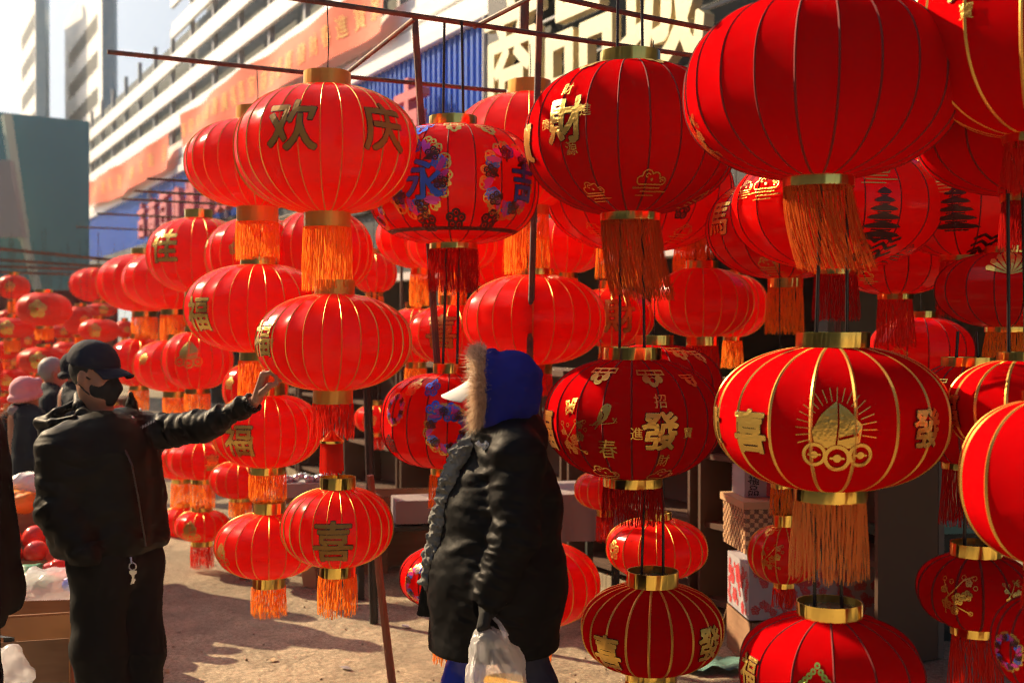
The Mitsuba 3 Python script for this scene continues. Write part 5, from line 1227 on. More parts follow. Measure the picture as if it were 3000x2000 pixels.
carton('open_carton', 'open brown cardboard carton with a tape strip at the bottom left corner', ((-2.263, 5.250, 0.176)[0], 5.25, 0.0), (0.62, 0.50, 0.40), 0.28, (0.55, None, 2.9, None))
carton('goods_carton', 'brown carton of bagged toys behind the open carton', ((-2.377, 5.950, 0.480)[0], 5.95, 0.0), (0.62, 0.5, 0.42), 0.12, (2.8, 2.8, None, None))
carton('goods_carton', 'brown carton of shiny red balls, middle of the row', ((-2.665, 6.600, 0.531)[0], 6.6, 0.0), (0.62, 0.45, 0.48), 0.1, (2.9, 2.9, None, None))
carton('goods_carton', 'brown carton with white and orange toys, farthest of the row', ((-2.897, 7.000, 0.659)[0], 7.02, 0.26), (0.66, 0.36, 0.42), 0.1, (2.9, 2.9, None, None))
carton('closed_carton', 'closed brown carton under the farthest toy carton at the left', ((-2.897, 7.000, 0.659)[0], 7.02, 0.0), (0.66, 0.36, 0.235), 0.1, (None, None, 1.57, None))
oc = np.array([(-2.263, 5.250, 0.176)[0], 5.25, 0.0])
ta = math.cos(0.28), math.sin(0.28)
tag('packing_strap', 'loose dark shiny packing strap lying over the open carton', 'strap')
stv, stf = [], []
for q, (x, y, z) in enumerate(((-0.30, -0.05, 0.45), (-0.1, -0.16, 0.44), (0.06, -0.235, 0.425), (0.07, -0.242, 0.28), (0.06, -0.244, 0.06))):
    c = oc + np.array([x * ta[0] - y * ta[1], x * ta[1] + y * ta[0], z])
    stv += [c + [-0.022, -0.006, 0.004], c + [0.022, 0.002, 0.004]]
for q in range(4):
    b = 2 * q
    stf += [[b, b + 1, b + 3], [b, b + 3, b + 2]]
add('packing_strap', (np.array(stv), np.array(stf)), 'm_black_plastic')


def lump(c, r, seed, res=0.008, noise=0.02, freq=18, sc=(1, 1, 0.8)):
    return Solid(0.02).ell(c, np.array(sc) * r).mesh(res, noise, freq, seed)


rng = np.random.default_rng(21)
WHERE = ['left of the front row', 'second in the front row', 'third in the front row', 'right of the front row', 'top middle of the heap', 'top right of the heap', 'top left of the heap', 'far right side', 'far left side', 'back of the heap']
bc = np.array([(-2.665, 6.600, 0.531)[0], 6.6, 0.46])
for q, (x, y, z, r) in enumerate(((-0.2, -0.16, 0.06, 0.07), (-0.06, -0.17, 0.05, 0.068), (0.08, -0.15, 0.06, 0.07), (0.2, -0.16, 0.04, 0.065), (0.02, -0.02, 0.12, 0.07), (0.15, 0.0, 0.13, 0.07), (-0.14, 0.0, 0.11, 0.07), (0.26, -0.02, 0.05, 0.066), (-0.26, 0.02, 0.05, 0.065), (0.06, 0.12, 0.1, 0.07))):
    key = fresh('red_ball')
    s = trimesh.creation.icosphere(subdivisions=3, radius=r)
    add(key, (np.asarray(s.vertices) + bc + [x, y, z], s.faces), 'm_toy_red', smooth=True)
    tag(key, 'shiny red plastic ball in the middle carton, ' + WHERE[q], 'ball', 'red balls in the middle carton')
tc2 = np.array([(-2.897, 7.000, 0.659)[0], 7.02, 0.69])
for q, (nm, lb, m, x, y, z, r) in enumerate((('orange_toy', 'orange soft toys spread along the farthest carton', 'm_toy_orange', 0.02, -0.15, 0.05, 0.10), ('orange_toy', 'orange toy heap at the right end of the farthest carton', 'm_toy_orange', 0.2, -0.12, 0.04, 0.09),
                                             ('white_toy', 'white fluffy toy on the farthest carton', 'm_toy_white', 0.05, -0.03, 0.14, 0.10), ('pink_toy', 'pink tube shaped toy on top of the farthest carton', 'm_toy_pink', 0.2, -0.06, 0.17, 0.07),
                                             ('blue_toy', 'blue toy at the left edge over the farthest carton', 'm_toy_blue', -0.22, -0.06, 0.14, 0.09), ('white_toy', 'white toy at the right of the farthest carton', 'm_toy_white', 0.24, 0.08, 0.11, 0.08), ('blue_toy', 'dark blue toy low at the left of the farthest carton', 'm_toy_blue', -0.18, -0.2, 0.03, 0.06))):
    key = fresh(nm)
    add(key, lump(tc2 + [x, y, z], r, q, 0.01, 0.03, 14, (1.3, 0.8, 0.7)), m, smooth=True)
    tag(key, lb, 'toy')
gc = np.array([(-2.377, 5.950, 0.480)[0], 5.95, 0.42])
for q, (nm, lb, m, x, y, z, r) in enumerate((('bagged_goods', 'clear plastic bag of goods spilling over the near goods carton', 'm_plastic_bag', 0.10, -0.12, 0.05, 0.14), ('green_toy', 'dark green toy in the near goods carton', 'm_toy_green', -0.06, 0.08, 0.06, 0.09), ('red_toy', 'red toy at the left of the near goods carton', 'm_toy_red', -0.14, -0.1, 0.03, 0.06),
                                             ('pink_toy', 'magenta toy sticking up behind the man\'s back', 'm_toy_pink', 0.28, 0.05, 0.08, 0.06), ('red_toy', 'red and grey toy on the heap of the near goods carton', 'm_toy_red', 0.05, 0.12, 0.09, 0.07), ('blue_toy', 'pale blue wrapped toy in the near goods carton', 'm_toy_blue', 0.2, -0.04, 0.05, 0.06), ('green_toy', 'dark green toy at the far left of the near goods carton', 'm_toy_green', -0.2, 0.05, 0.05, 0.09))):
    key = fresh(nm)
    add(key, lump(gc + [x, y, z], r, q + 20, 0.008, 0.03, 16, (1.2, 0.9, 0.7)), m, smooth=True)
    tag(key, lb, 'goods')
key = 'clear_wrap'
add(key, lump(np.array([(-2.020, 4.750, 0.353)[0], 4.75, 0.30]), 0.12, 77, 0.008, 0.05, 14, (0.8, 0.6, 1.4)), 'm_plastic_bag', smooth=True)
tag(key, 'crumpled clear plastic wrap at the bottom left edge', 'plastic')
key = 'clear_wrap_001'
add(key, lump(bc + [-0.16, -0.05, 0.2], 0.06, 78, 0.006, 0.03, 20, (0.8, 0.6, 1.6)), 'm_plastic_bag', smooth=True)
tag(key, 'shiny clear wrapper standing up from the red balls', 'plastic')


# stall furniture behind the lanterns
def table(name, label, c, w, d, h, yaw, m, cloth=None, drop=0.2):
    key = fresh(name)
    tag(key, label, 'table')
    ca, sa = math.cos(yaw), math.sin(yaw)
    ex, ey, ez = np.array([ca, sa, 0]), np.array([-sa, ca, 0]), np.array([0, 0, 1.0])
    c = np.asarray(c, float)
    add(key + '__top', obox(c + ez * (h - 0.015), ex * w / 2, ey * d / 2, ez * 0.015), m)
    for i, (sx, sy) in enumerate(((-1, -1), (1, -1), (1, 1), (-1, 1))):
        add(key + '__leg' + ('_%03d' % i if i else ''), obox(c + ex * sx * (w / 2 - 0.04) + ey * sy * (d / 2 - 0.04) + ez * (h - 0.03) / 2, ex * 0.02, ey * 0.02, ez * (h - 0.03) / 2), m)
    if cloth:
        n = 40
        per = []
        for a, b in (((-1, -1), (1, -1)), ((1, -1), (1, 1)), ((1, 1), (-1, 1)), ((-1, 1), (-1, -1))):
            for q in range(n):
                t = q / n
                per.append(((a[0] + (b[0] - a[0]) * t), (a[1] + (b[1] - a[1]) * t)))
        v, f = [], []
        N_ = len(per)
        v.append(c + ez * (h + 0.004))
        for lv, (dz, gr) in enumerate(((0.004, 1.0), (-0.01, 1.01), (-drop * 0.5, 1.02), (-drop, 1.03))):
            for q, (x, y) in enumerate(per):
                rip = 0.012 * math.sin(q * 0.9) * (lv / 3) * 1.4
                v.append(c + ex * x * (w / 2 * gr + 0.006 + rip) + ey * y * (d / 2 * gr + 0.006 + rip) + ez * (h + dz))
        for q in range(N_):
            f.append([0, 1 + q, 1 + (q + 1) % N_])
            for lv in range(3):
                a, b = 1 + lv * N_ + q, 1 + lv * N_ + (q + 1) % N_
                f += [[a, a + N_, b + N_], [a, b + N_, b]]
        add(key + '__cloth', (np.array(v), np.array(f)), cloth, smooth=50)
    return key


table('trestle_table', 'low table under a hanging grey cloth behind the hooded woman', ((0.298, 7.400, 0.746)[0] - 0.15, 7.4, 0), 0.95, 0.6, 0.74, 0.25, 'm_crate', 'm_cloth_grey', 0.28)
table('trestle_table', 'dark table with a flat paper box behind the leaning wooden pole', ((-0.609, 8.000, 0.504)[0], 8.0, 0), 1.0, 0.6, 0.46, 0.3, 'm_crate')
key = 'paper_box'
tag(key, 'flat mauve paper box on the dark table left of the hooded woman', 'box')
add(key, box(((-0.605, 7.850, 0.527)[0], 7.85, 0.55), (0.36, 0.3, 0.15), 0.2), 'm_cloth_grey')
table('trestle_table', 'table with silver garland box behind the second column of lanterns', ((-1.507, 8.600, 0.534)[0], 8.6, 0), 1.0, 0.6, 0.55, 0.3, 'm_carton')
key = 'garland_box'
tag(key, 'open box of silvery white tinsel garlands behind the lower left lanterns', 'box')
gb = np.array([(-1.484, 8.400, 0.586)[0], 8.4, 0.56])
add(key + '__tray', box(gb + [0, 0, 0.05], (0.34, 0.26, 0.1), 0.1), 'm_box_white')
gl = []
for q in range(14):
    s = trimesh.creation.icosphere(subdivisions=1, radius=0.028)
    gl.append((np.asarray(s.vertices) + gb + [-0.15 + 0.025 * q, -0.05 + 0.02 * math.sin(q * 2.1), 0.13 + 0.01 * math.cos(q)], s.faces))
add(key + '__tinsel', cat(gl), 'm_silver', kind='stuff')
key = 'loose_flap'
tag(key, 'pale torn cardboard sheet standing on the ground behind the small lanterns', 'cardboard')
add(key, obox(((-1.372, 8.000, 0.067)[0], 8.0, 0.13), (0.05, 0, -0.02), (0.0, 0.05, 0), (-0.02, 0, 0.13)), 'm_carton_inside')
carton('closed_carton', 'closed brown carton on the ground behind the leaning pole', ((-1.211, 8.600, -0.084)[0], 8.6, 0), (0.6, 0.45, 0.36), 0.15, (1.57, 1.57, None, None))
carton('closed_carton', 'brown carton beside the dark post in the shade', ((-0.870, 8.900, 0.006)[0], 8.9, 0), (0.55, 0.45, 0.5), 0.1, (1.57, 1.57, None, None))

for q in range(7):
    key = fresh('stall_cabinet')
    s0 = 4.2 + 1.5 * q
    tag(key, 'dark wooden shelf cabinet behind the lanterns, ' + ('first', 'second', 'third', 'fourth', 'fifth', 'sixth', 'seventh')[q] + ' from the right end', 'cabinet', 'dark cabinets along the back of the stall')
    add(key + '__back', wallbox(4.66, 4.70, s0, s0 + 1.42, 0.1, 1.42), 'm_shop_dark')
    for e, (z0, z1) in enumerate(((0.14, 0.17), (0.58, 0.61), (0.98, 1.01), (1.40, 1.44))):
        add(key + '__shelf' + ('_%03d' % e if e else ''), wallbox(4.28, 4.655, s0 + 0.025, s0 + 1.395, z0, z1), 'm_dark_wood')
    for e, s in enumerate((s0, s0 + 1.398)):
        add(key + '__side' + ('_%03d' % e if e else ''), wallbox(4.25, 4.655, s, s + 0.022, 0.1, 1.39), 'm_dark_wood')

# boxes at the right under the lanterns
wk = 'wicker_chest'
tag(wk, 'brown checked wicker chest stacked over the red patterned gift box', 'chest')
wc = np.array([(1.498, 6.600, 0.664)[0], 6.6, 0.53])
add(wk + '__body', box(wc + [0, 0, 0.12], (0.54, 0.4, 0.24), 0.12), 'm_wicker')
add(wk + '__lid', box(wc + [0, 0, 0.262], (0.57, 0.43, 0.04), 0.12), 'm_wicker_light')
q, sq = 0, []
ca, sa = math.cos(0.12), math.sin(0.12)
for i in range(22):
    for j in range(10):
        if (i + j) % 2 == 0:
            lx = -0.258 + 0.0246 * i
            for fy in (-0.202,):
                sq.append(obox(wc + [lx * ca - fy * sa, lx * sa + fy * ca, 0.014 + 0.0236 * j], np.array([ca, sa, 0]) * 0.0115, np.array([-sa, ca, 0]) * 0.002, [0, 0, 0.011]))
for i in range(16):
    for j in range(10):
        if (i + j) % 2 == 0:
            ly = -0.188 + 0.0246 * i
            sq.append(obox(wc + [-0.272 * ca - ly * sa, -0.272 * sa + ly * ca, 0.014 + 0.0236 * j], np.array([ca, sa, 0]) * 0.002, np.array([-sa, ca, 0]) * 0.0115, [0, 0, 0.011]))
add(wk + '__weave', cat(sq), 'm_wicker_light', kind='stuff')
pb = 'printed_box'
tag(pb, 'white box with red bands and dark lettering on the wicker chest', 'box')
pc = np.array([(1.385, 6.650, 0.876)[0], 6.65, 0.815])
add(pb + '__body', box(pc + [0, 0, 0.09], (0.24, 0.24, 0.18), 0.1), 'm_box_white')
ca, sa = math.cos(0.1), math.sin(0.1)


def facebox(c, yaw, lx, z, w, h, off):
    e, n = np.array([math.cos(yaw), math.sin(yaw), 0]), np.array([-math.sin(yaw), math.cos(yaw), 0])
    return obox(np.asarray(c) + e * lx + n * off + [0, 0, z], e * w / 2, n * 0.0015, [0, 0, h / 2])


add(pb + '__red_band', facebox(pc, 0.1, 0, 0.155, 0.238, 0.03, -0.1225), 'm_box_print')
add(pb + '__red_band_001', facebox(pc, 0.1, 0.02, 0.068, 0.03, 0.13, -0.1225), 'm_box_print')
gg = []
for q, ch in enumerate('福品'):
    for uv, f, m, o in ornament('s' + ch):
        e, n = np.array([ca, sa, 0]), np.array([-sa, ca, 0])
        gg.append((np.array([pc + e * (-0.07 + x * 0.06) + n * -0.1235 + [0, 0, 0.095 - 0.06 * q + y * 0.055] for x, y in uv]), f))
add(pb + '__lettering', cat(gg), 'm_navy', kind='stuff')
gbk = 'gift_box'
tag(gbk, 'large white gift box covered with red blossoms behind the beige fringe', 'box')
gc2 = np.array([(1.584, 6.300, 0.423)[0], 6.3, 0.25])
add(gbk + '__body', box(gc2 + [0, 0, 0.14], (0.78, 0.42, 0.28), 0.08), 'm_box_white')
gg = []
rng = np.random.default_rng(4)
e, n = np.array([math.cos(0.08), math.sin(0.08), 0]), np.array([-math.sin(0.08), math.cos(0.08), 0])
for q in range(90):
    s = rng.uniform(0.035, 0.06)
    lx, lz = rng.uniform(-0.36, 0.36), rng.uniform(0.03, 0.25)
    for uv, f, m, o in ornament('blossom'):
        gg.append((np.array([gc2 + e * (lx + x * s) + n * (-0.2115 - 0.00004 * q) + [0, 0, lz + y * s] for x, y in uv]), f))
for q in range(50):
    s = rng.uniform(0.035, 0.06)
    ly, lz = rng.uniform(-0.18, 0.18), rng.uniform(0.03, 0.25)
    for uv, f, m, o in ornament('blossom'):
        gg.append((np.array([gc2 + e * (-0.3915 - 0.00004 * q) + n * (ly - x * s) + [0, 0, lz + y * s] for x, y in uv]), f))
add(gbk + '__blossom_print', cat(gg), 'm_box_print', kind='stuff')
carton('closed_carton', 'pale carton under the gift box at the right', (gc2[0] - 0.02, 6.3, 0.0), (0.74, 0.45, 0.225), 0.08, (None, None, 2.4, None))
carton('display_carton', 'tilted open carton with red and beige flap right of the beaded lantern', ((2.276, 6.600, 0.911)[0], 6.6, 0.72), (0.34, 0.3, 0.24), -0.5, (0.4, 0.5, None, None), 'm_carton_inside')
cr = 'plastic_crate'
tag(cr, 'big dark green plastic crate in the shade at the right', 'crate')
cc = np.array([(2.185, 6.500, 0.550)[0], 6.5, 0.0])
add(cr + '__body', box(cc + [0, 0, 0.33], (0.62, 0.5, 0.66), 0.15), 'm_crate')
add(cr + '__rim', box(cc + [0, 0, 0.685], (0.66, 0.54, 0.05), 0.15), 'm_teal_paper')
for i in range(3):
    add(cr + '__rib' + ('_%03d' % i if i else ''), facebox(cc, 0.15, 0, 0.12 + 0.2 * i, 0.62, 0.03, -0.256), 'm_crate')
tp = 'green_sheet'
tag(tp, 'crumpled blue green plastic sheet lying on the ground under the lanterns', 'sheet')
n = 14
gv, gf = [], []
o = np.array([1.02, 6.05, 0.0])
for i in range(n):
    for j in range(n):
        x, y = (i / (n - 1) - 0.5) * 0.34, (j / (n - 1) - 0.5) * 0.22
        gv.append(o + [x + 0.02 * math.sin(j), y + 0.015 * math.sin(i * 1.3), 0.012 + 0.05 * meshkit.noise(np.array([x * 14, y * 14, 3.0]))])
for i in range(n - 1):
    for j in range(n - 1):
        a = i * n + j
        gf += [[a, a + n, a + n + 1], [a, a + n + 1, a + 1]]
add(tp, (np.array(gv), np.array(gf)), 'm_teal_paper', smooth=30)

rng = np.random.default_rng(17)
SPOT = ['nearest the wooden pole', 'in the sun left of the pole', 'under the lowest lanterns', 'beside the capped man\'s leg', 'in front of the pole at the bottom', 'right of the pole in the shade']
for q, (x, y) in enumerate(((-0.62, 6.9), (-1.25, 6.2), (-1.5, 7.3), (-1.75, 6.0), (-0.85, 6.05), (-0.35, 6.8))):
    key = fresh('paper_scrap')
    w, l = rng.uniform(0.012, 0.022), rng.uniform(0.018, 0.035)
    yaw = rng.uniform(0, 3)
    e, n_ = np.array([math.cos(yaw), math.sin(yaw), 0]), np.array([-math.sin(yaw), math.cos(yaw), 0])
    c = np.array([x, y, 0.006])
    v = [c - e * l - n_ * w, c - e * l + n_ * w + [0, 0, 0.008], c + [0, 0, 0.012] - n_ * w, c + [0, 0, 0.003] + n_ * w, c + e * l - n_ * w, c + e * l + n_ * w + [0, 0, 0.01]]
    add(key, (np.array(v), np.array([[0, 2, 3], [0, 3, 1], [2, 4, 5], [2, 5, 3]])), ('m_box_white', 'm_carton_inside')[q % 2])
    tag(key, ('pale paper', 'brown card')[q % 2] + ' scrap lying on the paving, ' + SPOT[q], 'scrap')

# ------------------------------------------------------------------ people
def unit(v):
    v = np.asarray(v, float)
    return v / np.linalg.norm(v)


def head_shape(S, C, f, u, s=1.0, jaw=True):
    """Adds skull, jaw, nose, ears and neck base to S. C: centre of the skull, f: where the face looks, u: up."""
    f, u = unit(f), unit(u)
    l = np.cross(u, f)
    u = np.cross(f, l)
    ax = np.array([f, l, u])
    q = lambda a, b, c: np.asarray(C) + s * (f * a + l * b + u * c)
    S.ell(q(-0.012, 0, 0.025), np.array([0.098, 0.078, 0.092]) * s, ax, 0.02)
    S.ell(q(0.022, 0, -0.035), np.array([0.070, 0.064, 0.085]) * s, ax, 0.02)
    S.cap(q(0.055, 0.018, -0.09), q(0.055, -0.018, -0.09), 0.022 * s, k=0.03)
    for b in (-1, 1):
        S.cap(q(0.0, b * 0.052, -0.05), q(0.045, b * 0.028, -0.092), 0.018 * s, k=0.03)
        S.ell(q(0.055, b * 0.040, -0.028), np.array([0.022, 0.022, 0.02]) * s, ax, 0.02)
        S.cap(q(0.078, b * 0.012, 0.018), q(0.062, b * 0.048, 0.018), 0.009 * s, k=0.015)
        S.ell(q(-0.005, b * 0.078, -0.012), np.array([0.022, 0.010, 0.034]) * s, ax, 0.006)
    S.cap(q(0.086, 0, 0.008), q(0.104, 0, -0.030), 0.008 * s, 0.013 * s, 0.012)
    S.cap(q(0.086, 0.012, -0.062), q(0.086, -0.012, -0.062), 0.009 * s, k=0.01)
    return q


def hand_shape(S, wrist, knuckle, across, curl, thumb, s=1.0, k=0.012):
    """A palm and five separate fingers. across: from index to little finger; curl: list of points offsets per joint for the fingers; thumb: points."""
    wrist, knuckle, across = np.asarray(wrist, float), np.asarray(knuckle, float), np.asarray(across, float)
    L = (1.0, 1.1, 1.02, 0.8)
    for i in range(4):
        o = across * (i - 1.5) / 3
        kn = knuckle + o
        S.cap(wrist + o * 0.55, kn, 0.019 * s, 0.0145 * s, k)
        p = kn
        for j, dv in enumerate(curl):
            n_ = p + np.asarray(dv) * L[i] + o * 0.10
            S.cap(p, n_, (0.0105 - 0.0008 * j) * s, (0.0097 - 0.0008 * j) * s, 0.005)
            p = n_
    t = [np.asarray(x, float) for x in thumb]
    S.chain(t, [0.016 * s, 0.0125 * s, 0.0095 * s][:len(t)], 0.008)
    return S


# ---- the man with the black mask, arm stretched to the lanterns
man = 'person'
tag(man, 'man in dark jacket, navy cap and black face mask reaching out to touch a lantern', 'person')
HC = np.array((-1.681, 4.800, 1.555))
hf, hu = np.array([0.93, -0.33, -0.10]), np.array([0.05, 0.0, 1.0])
ls, le, lw = np.array((-1.525, 4.950, 1.307)), np.array((-1.260, 4.820, 1.341)), np.array((-1.036, 4.720, 1.444))
rsd, rel, rwr = np.array((-1.758, 4.620, 1.264)), np.array((-1.756, 4.580, 1.034)), np.array((-1.624, 4.520, 0.881))
hipL, hipR = np.array((-1.570, 4.900, 0.788)), np.array((-1.634, 4.700, 0.827))
knL, knR = np.array((-1.533, 4.860, 0.425)), np.array((-1.627, 4.660, 0.480))
anL, anR = np.array([knL[0] - 0.02, 4.92, 0.09]), np.array([knR[0] + 0.02, 4.74, 0.09])
B = Solid(0.03)
hq = head_shape(B, HC, hf, hu)
nk = np.array((-1.662, 4.820, 1.350))
B.cap(hq(-0.015, 0, -0.06), nk, 0.055, 0.06)
ch, pel = np.array((-1.648, 4.800, 1.207)), np.array((-1.628, 4.800, 0.862))
B.cap(nk, ch, 0.06, 0.12).cap(ch, pel, 0.13, 0.13)
B.chain([ls, le, lw], [0.05, 0.042, 0.028]).chain([rsd, rel, rwr], [0.05, 0.042, 0.03]).cap(nk, ls, 0.05).cap(nk, rsd, 0.05)
B.chain([hipL, knL, anL], [0.085, 0.06, 0.045]).chain([hipR, knR, anR], [0.085, 0.06, 0.045])
kn = np.array((-0.978, 4.700, 1.564))
wr2 = np.array((-1.011, 4.710, 1.463))
hand_shape(B, wr2, kn, (0.0, 0.068, 0.006), [(0.033, -0.004, 0.010), (0.019, 0.0, -0.014), (0.006, 0.0, -0.020)],
           [np.array((-0.981, 4.665, 1.490)), np.array((-0.950, 4.645, 1.518)), np.array((-0.922, 4.655, 1.526))])
add(man + '__body', B.mesh(0.005), 'm_skin', smooth=True)
for i, b in enumerate((1, -1)):
    s = trimesh.creation.icosphere(subdivisions=2, radius=0.011)
    add(man + '__body__eye' + ('_%03d' % i if i else ''), (np.asarray(s.vertices) + hq(0.0735, b * 0.032, 0.0), s.faces), 'm_eye', smooth=True)
    add(man + '__body__eyebrow' + ('_%03d' % i if i else ''), tube([hq(0.084, b * 0.014, 0.022), hq(0.078, b * 0.034, 0.027), hq(0.062, b * 0.05, 0.02)], 0.0045, 6), 'm_hair')
# mask over nose, cheeks and chin
M = Solid(0.02)
fa = np.array([unit(hf), unit(np.cross(hu, hf)), unit(np.cross(hf, np.cross(hu, hf)))])
M.ell(hq(0.030, 0, -0.050), (0.076, 0.068, 0.070), fa)
M.cap(hq(0.096, 0, -0.008), hq(0.110, 0, -0.042), 0.012, 0.016)
M.cap(hq(0.110, 0, -0.042), hq(0.082, 0, -0.10), 0.016, 0.018)
fF = unit(hf)
M.minus(lambda X: 0.020 - (X - HC) @ fF + 0.15 * ((X - HC) @ fa[2]))
M.minus(lambda X: ((X - HC) @ fa[2]) - 0.002 - 0.10 * ((X - HC) @ fF))
add(man + '__mask', M.mesh(0.0045), 'm_black_cloth', smooth=True)
sg_ = []
for b in (1, -1):
    sg_.append(tube([hq(0.03, b * 0.070, -0.015), hq(0.012, b * 0.079, -0.004), hq(-0.012, b * 0.084, 0.006)], 0.003, 5))
    sg_.append(tube([hq(0.03, b * 0.066, -0.075), hq(0.008, b * 0.074, -0.06), hq(-0.014, b * 0.083, -0.035)], 0.003, 5))
add(man + '__mask__loops', cat(sg_), 'm_black_cloth')
# hair below the cap
Hh_ = Solid(0.02)
Hh_.ell(hq(-0.018, 0, 0.024), (0.099, 0.083, 0.092), fa).minus(lambda X: (X - HC) @ fF - 0.012 - 0.3 * ((X - HC) @ fa[2]))
Hh_.minus(lambda X: -0.052 - (X - HC) @ fa[2])
add(man + '__hair', Hh_.mesh(0.006, 0.003, 40), 'm_hair', smooth=True)
# cap: crown, brim, button
CP = Solid(0.02)
CP.ell(hq(-0.026, 0, 0.050), (0.103, 0.090, 0.094), fa).ell(hq(0.0, 0, 0.040), (0.092, 0.084, 0.062), fa, 0.03)
CP.minus(lambda X: 0.030 - (X - HC) @ fa[2] - 0.10 * ((X - HC) @ fF))
CP.fold(hq(-0.1, 0, 0.05), hq(0.1, 0, 0.05), 0.12, 0.006, 18, 10)
add(man + '__cap', CP.mesh(0.005, 0.003, 22, 4), 'm_navy', smooth=True)
bv, bf = [], []
n, m = 16, 7
for lay in (0, 1):
    for i in range(n + 1):
        a = (i / n - 0.5) * 2.2
        for j in range(m + 1):
            t = j / m
            r0 = 0.086
            x = r0 * math.cos(a) * 0.98 + (0.098 * math.cos(a * 0.72)) * t
            y = 0.080 * math.sin(a) * (1 + 0.02 * t)
            z = 0.043 - 0.045 * t ** 1.5 * 0.5 - 0.030 * (y / 0.08) ** 2 * (0.4 + 0.6 * t) - 0.004 * lay
            bv.append(hq(x - 0.012, y, z))
for lay in (0, 1):
    for i in range(n):
        for j in range(m):
            b = lay * (n + 1) * (m + 1) + i * (m + 1) + j
            q4 = [b, b + 1, b + m + 2, b + m + 1]
            if lay:
                q4 = q4[::-1]
            bf += [[q4[0], q4[1], q4[2]], [q4[0], q4[2], q4[3]]]
for i in range(n):
    b, c = i * (m + 1) + m, (n + 1) * (m + 1) + i * (m + 1) + m
    bf += [[b, c, c + m + 1], [b, c + m + 1, b + m + 1]]
add(man + '__cap__brim', (np.array(bv), np.array(bf)), 'm_navy', smooth=40)
# jacket
J = Solid(0.05)
J.cap(np.array((-1.713, 4.700, 1.232)), np.array((-1.688, 4.700, 0.935)), 0.145, 0.152)
J.cap(np.array((-1.570, 4.900, 1.238)), np.array((-1.549, 4.900, 0.900)), 0.122, 0.130)
J.cap(np.array((-1.621, 4.740, 1.255)), np.array((-1.607, 4.740, 0.914)), 0.160, 0.160)
J.cap(np.array((-1.731, 4.800, 1.328)), np.array((-1.592, 4.860, 1.347)), 0.070, 0.070)
J.cap(np.array((-1.606, 4.860, 1.319)), ls, 0.075, 0.078)
J.cap(np.array((-1.703, 4.740, 1.309)), rsd, 0.080, 0.088)
J.chain([ls, le, lw], [0.078, 0.062, 0.040], 0.03)
J.chain([rsd, rel, rwr], [0.088, 0.078, 0.060], 0.035)
zh = CAM_H - (1612 - 960) * 4.8 / 3480
J.minus(lambda X: zh - X[..., 2])
J.minus(lambda X: 0.050 - np.linalg.norm(X - (lw + (lw - le) * 0.17), axis=-1))
J.fold(ls, lw, 0.10, 0.018, 36, 8).fold(rsd, rel, 0.12, 0.016, 26, 8).fold(rel, rwr, 0.1, 0.016, 30, 8)
J.fold(ch, pel, 0.26, 0.012, 18, 6)
add(man + '__jacket', J.mesh(0.0065, 0.006, 12, 2), 'm_jacket', smooth=True)
# stand collar and hood lying on the back
K = Solid(0.02)
cr_ = [(-1.536, 4.740, 1.486), (-1.580, 4.700, 1.391), (-1.664, 4.700, 1.383), (-1.737, 4.760, 1.430), (-1.769, 4.840, 1.467)]
K.chain([np.array(q) for q in cr_[1:]], 0.020)
K.chain([np.array((-1.573, 4.900, 1.475)), np.array((-1.575, 4.910, 1.428)), np.array((-1.575, 4.920, 1.370)), np.array((-1.599, 4.880, 1.322))], [0.008, 0.020, 0.034, 0.036])
K.chain([np.array((-1.707, 4.700, 1.405)), np.array((-1.624, 4.670, 1.340)), np.array((-1.553, 4.660, 1.276))], [0.022, 0.022, 0.018])
add(man + '__jacket__collar', K.mesh(0.005, 0.003, 20, 6), 'm_jacket', smooth=True)
Hd = Solid(0.025)
Hd.ell(np.array((-1.829, 4.840, 1.325)), (0.095, 0.13, 0.065))
ho = np.array((-1.822, 4.840, 1.376))
Hd.chain([np.array((-1.763, 4.800, 1.444)), np.array((-1.818, 4.740, 1.407)), np.array((-1.907, 4.780, 1.366)), np.array((-1.949, 4.900, 1.337)), np.array((-1.903, 4.980, 1.380)), np.array((-1.814, 4.950, 1.432))], 0.014)
Hd.minus(lambda X: 1 * (0.075 - np.linalg.norm((X - ho) / np.array([0.95, 1.35, 0.75]), axis=-1)))
Hd.chain([np.array((-1.899, 4.760, 1.365)), np.array((-1.819, 4.690, 1.370)), np.array((-1.717, 4.660, 1.394))], 0.012)
add(man + '__jacket__hood', Hd.mesh(0.0055, 0.004, 16, 8), 'm_jacket', smooth=True)
add(man + '__jacket__zip', tube([(-1.532, 4.645, 1.305), (-1.474, 4.600, 1.216), (-1.453, 4.605, 1.097), (-1.433, 4.640, 0.892)], 0.004, 6), 'm_rod')
for i, q in enumerate(((-1.511, 4.830, 1.412), (-1.534, 4.800, 1.381))):
    s = trimesh.creation.icosphere(subdivisions=2, radius=0.007)
    add(man + '__jacket__snap' + ('_%03d' % i if i else ''), (np.asarray(s.vertices) + np.array(q), s.faces), 'm_silver', smooth=True)
lg = []
for i in range(7):
    a = np.array((-1.517, 4.800, 1.328)) + np.array([0.0105, 0.002, 0.0055]) * i
    lg.append(tube([a, a + [0.003, -0.002, 0.012]], 0.0022, 5))
    lg.append(tube([a + [0.004, -0.002, 0.003], a + [0.006, -0.001, 0.010]], 0.0018, 5))
add(man + '__jacket__chest_embroidery', cat(lg), 'm_grey_metal')
TR = Solid(0.05)
TR.chain([hipL, knL, anL + [0, 0, -0.03]], [0.115, 0.100, 0.095]).chain([hipR, knR, anR + [0, 0, -0.03]], [0.115, 0.098, 0.095]).cap(hipL, hipR, 0.12)
TR.fold(hipL, anL, 0.16, 0.014, 11, 5).fold(hipR, anR, 0.16, 0.016, 11, 5)
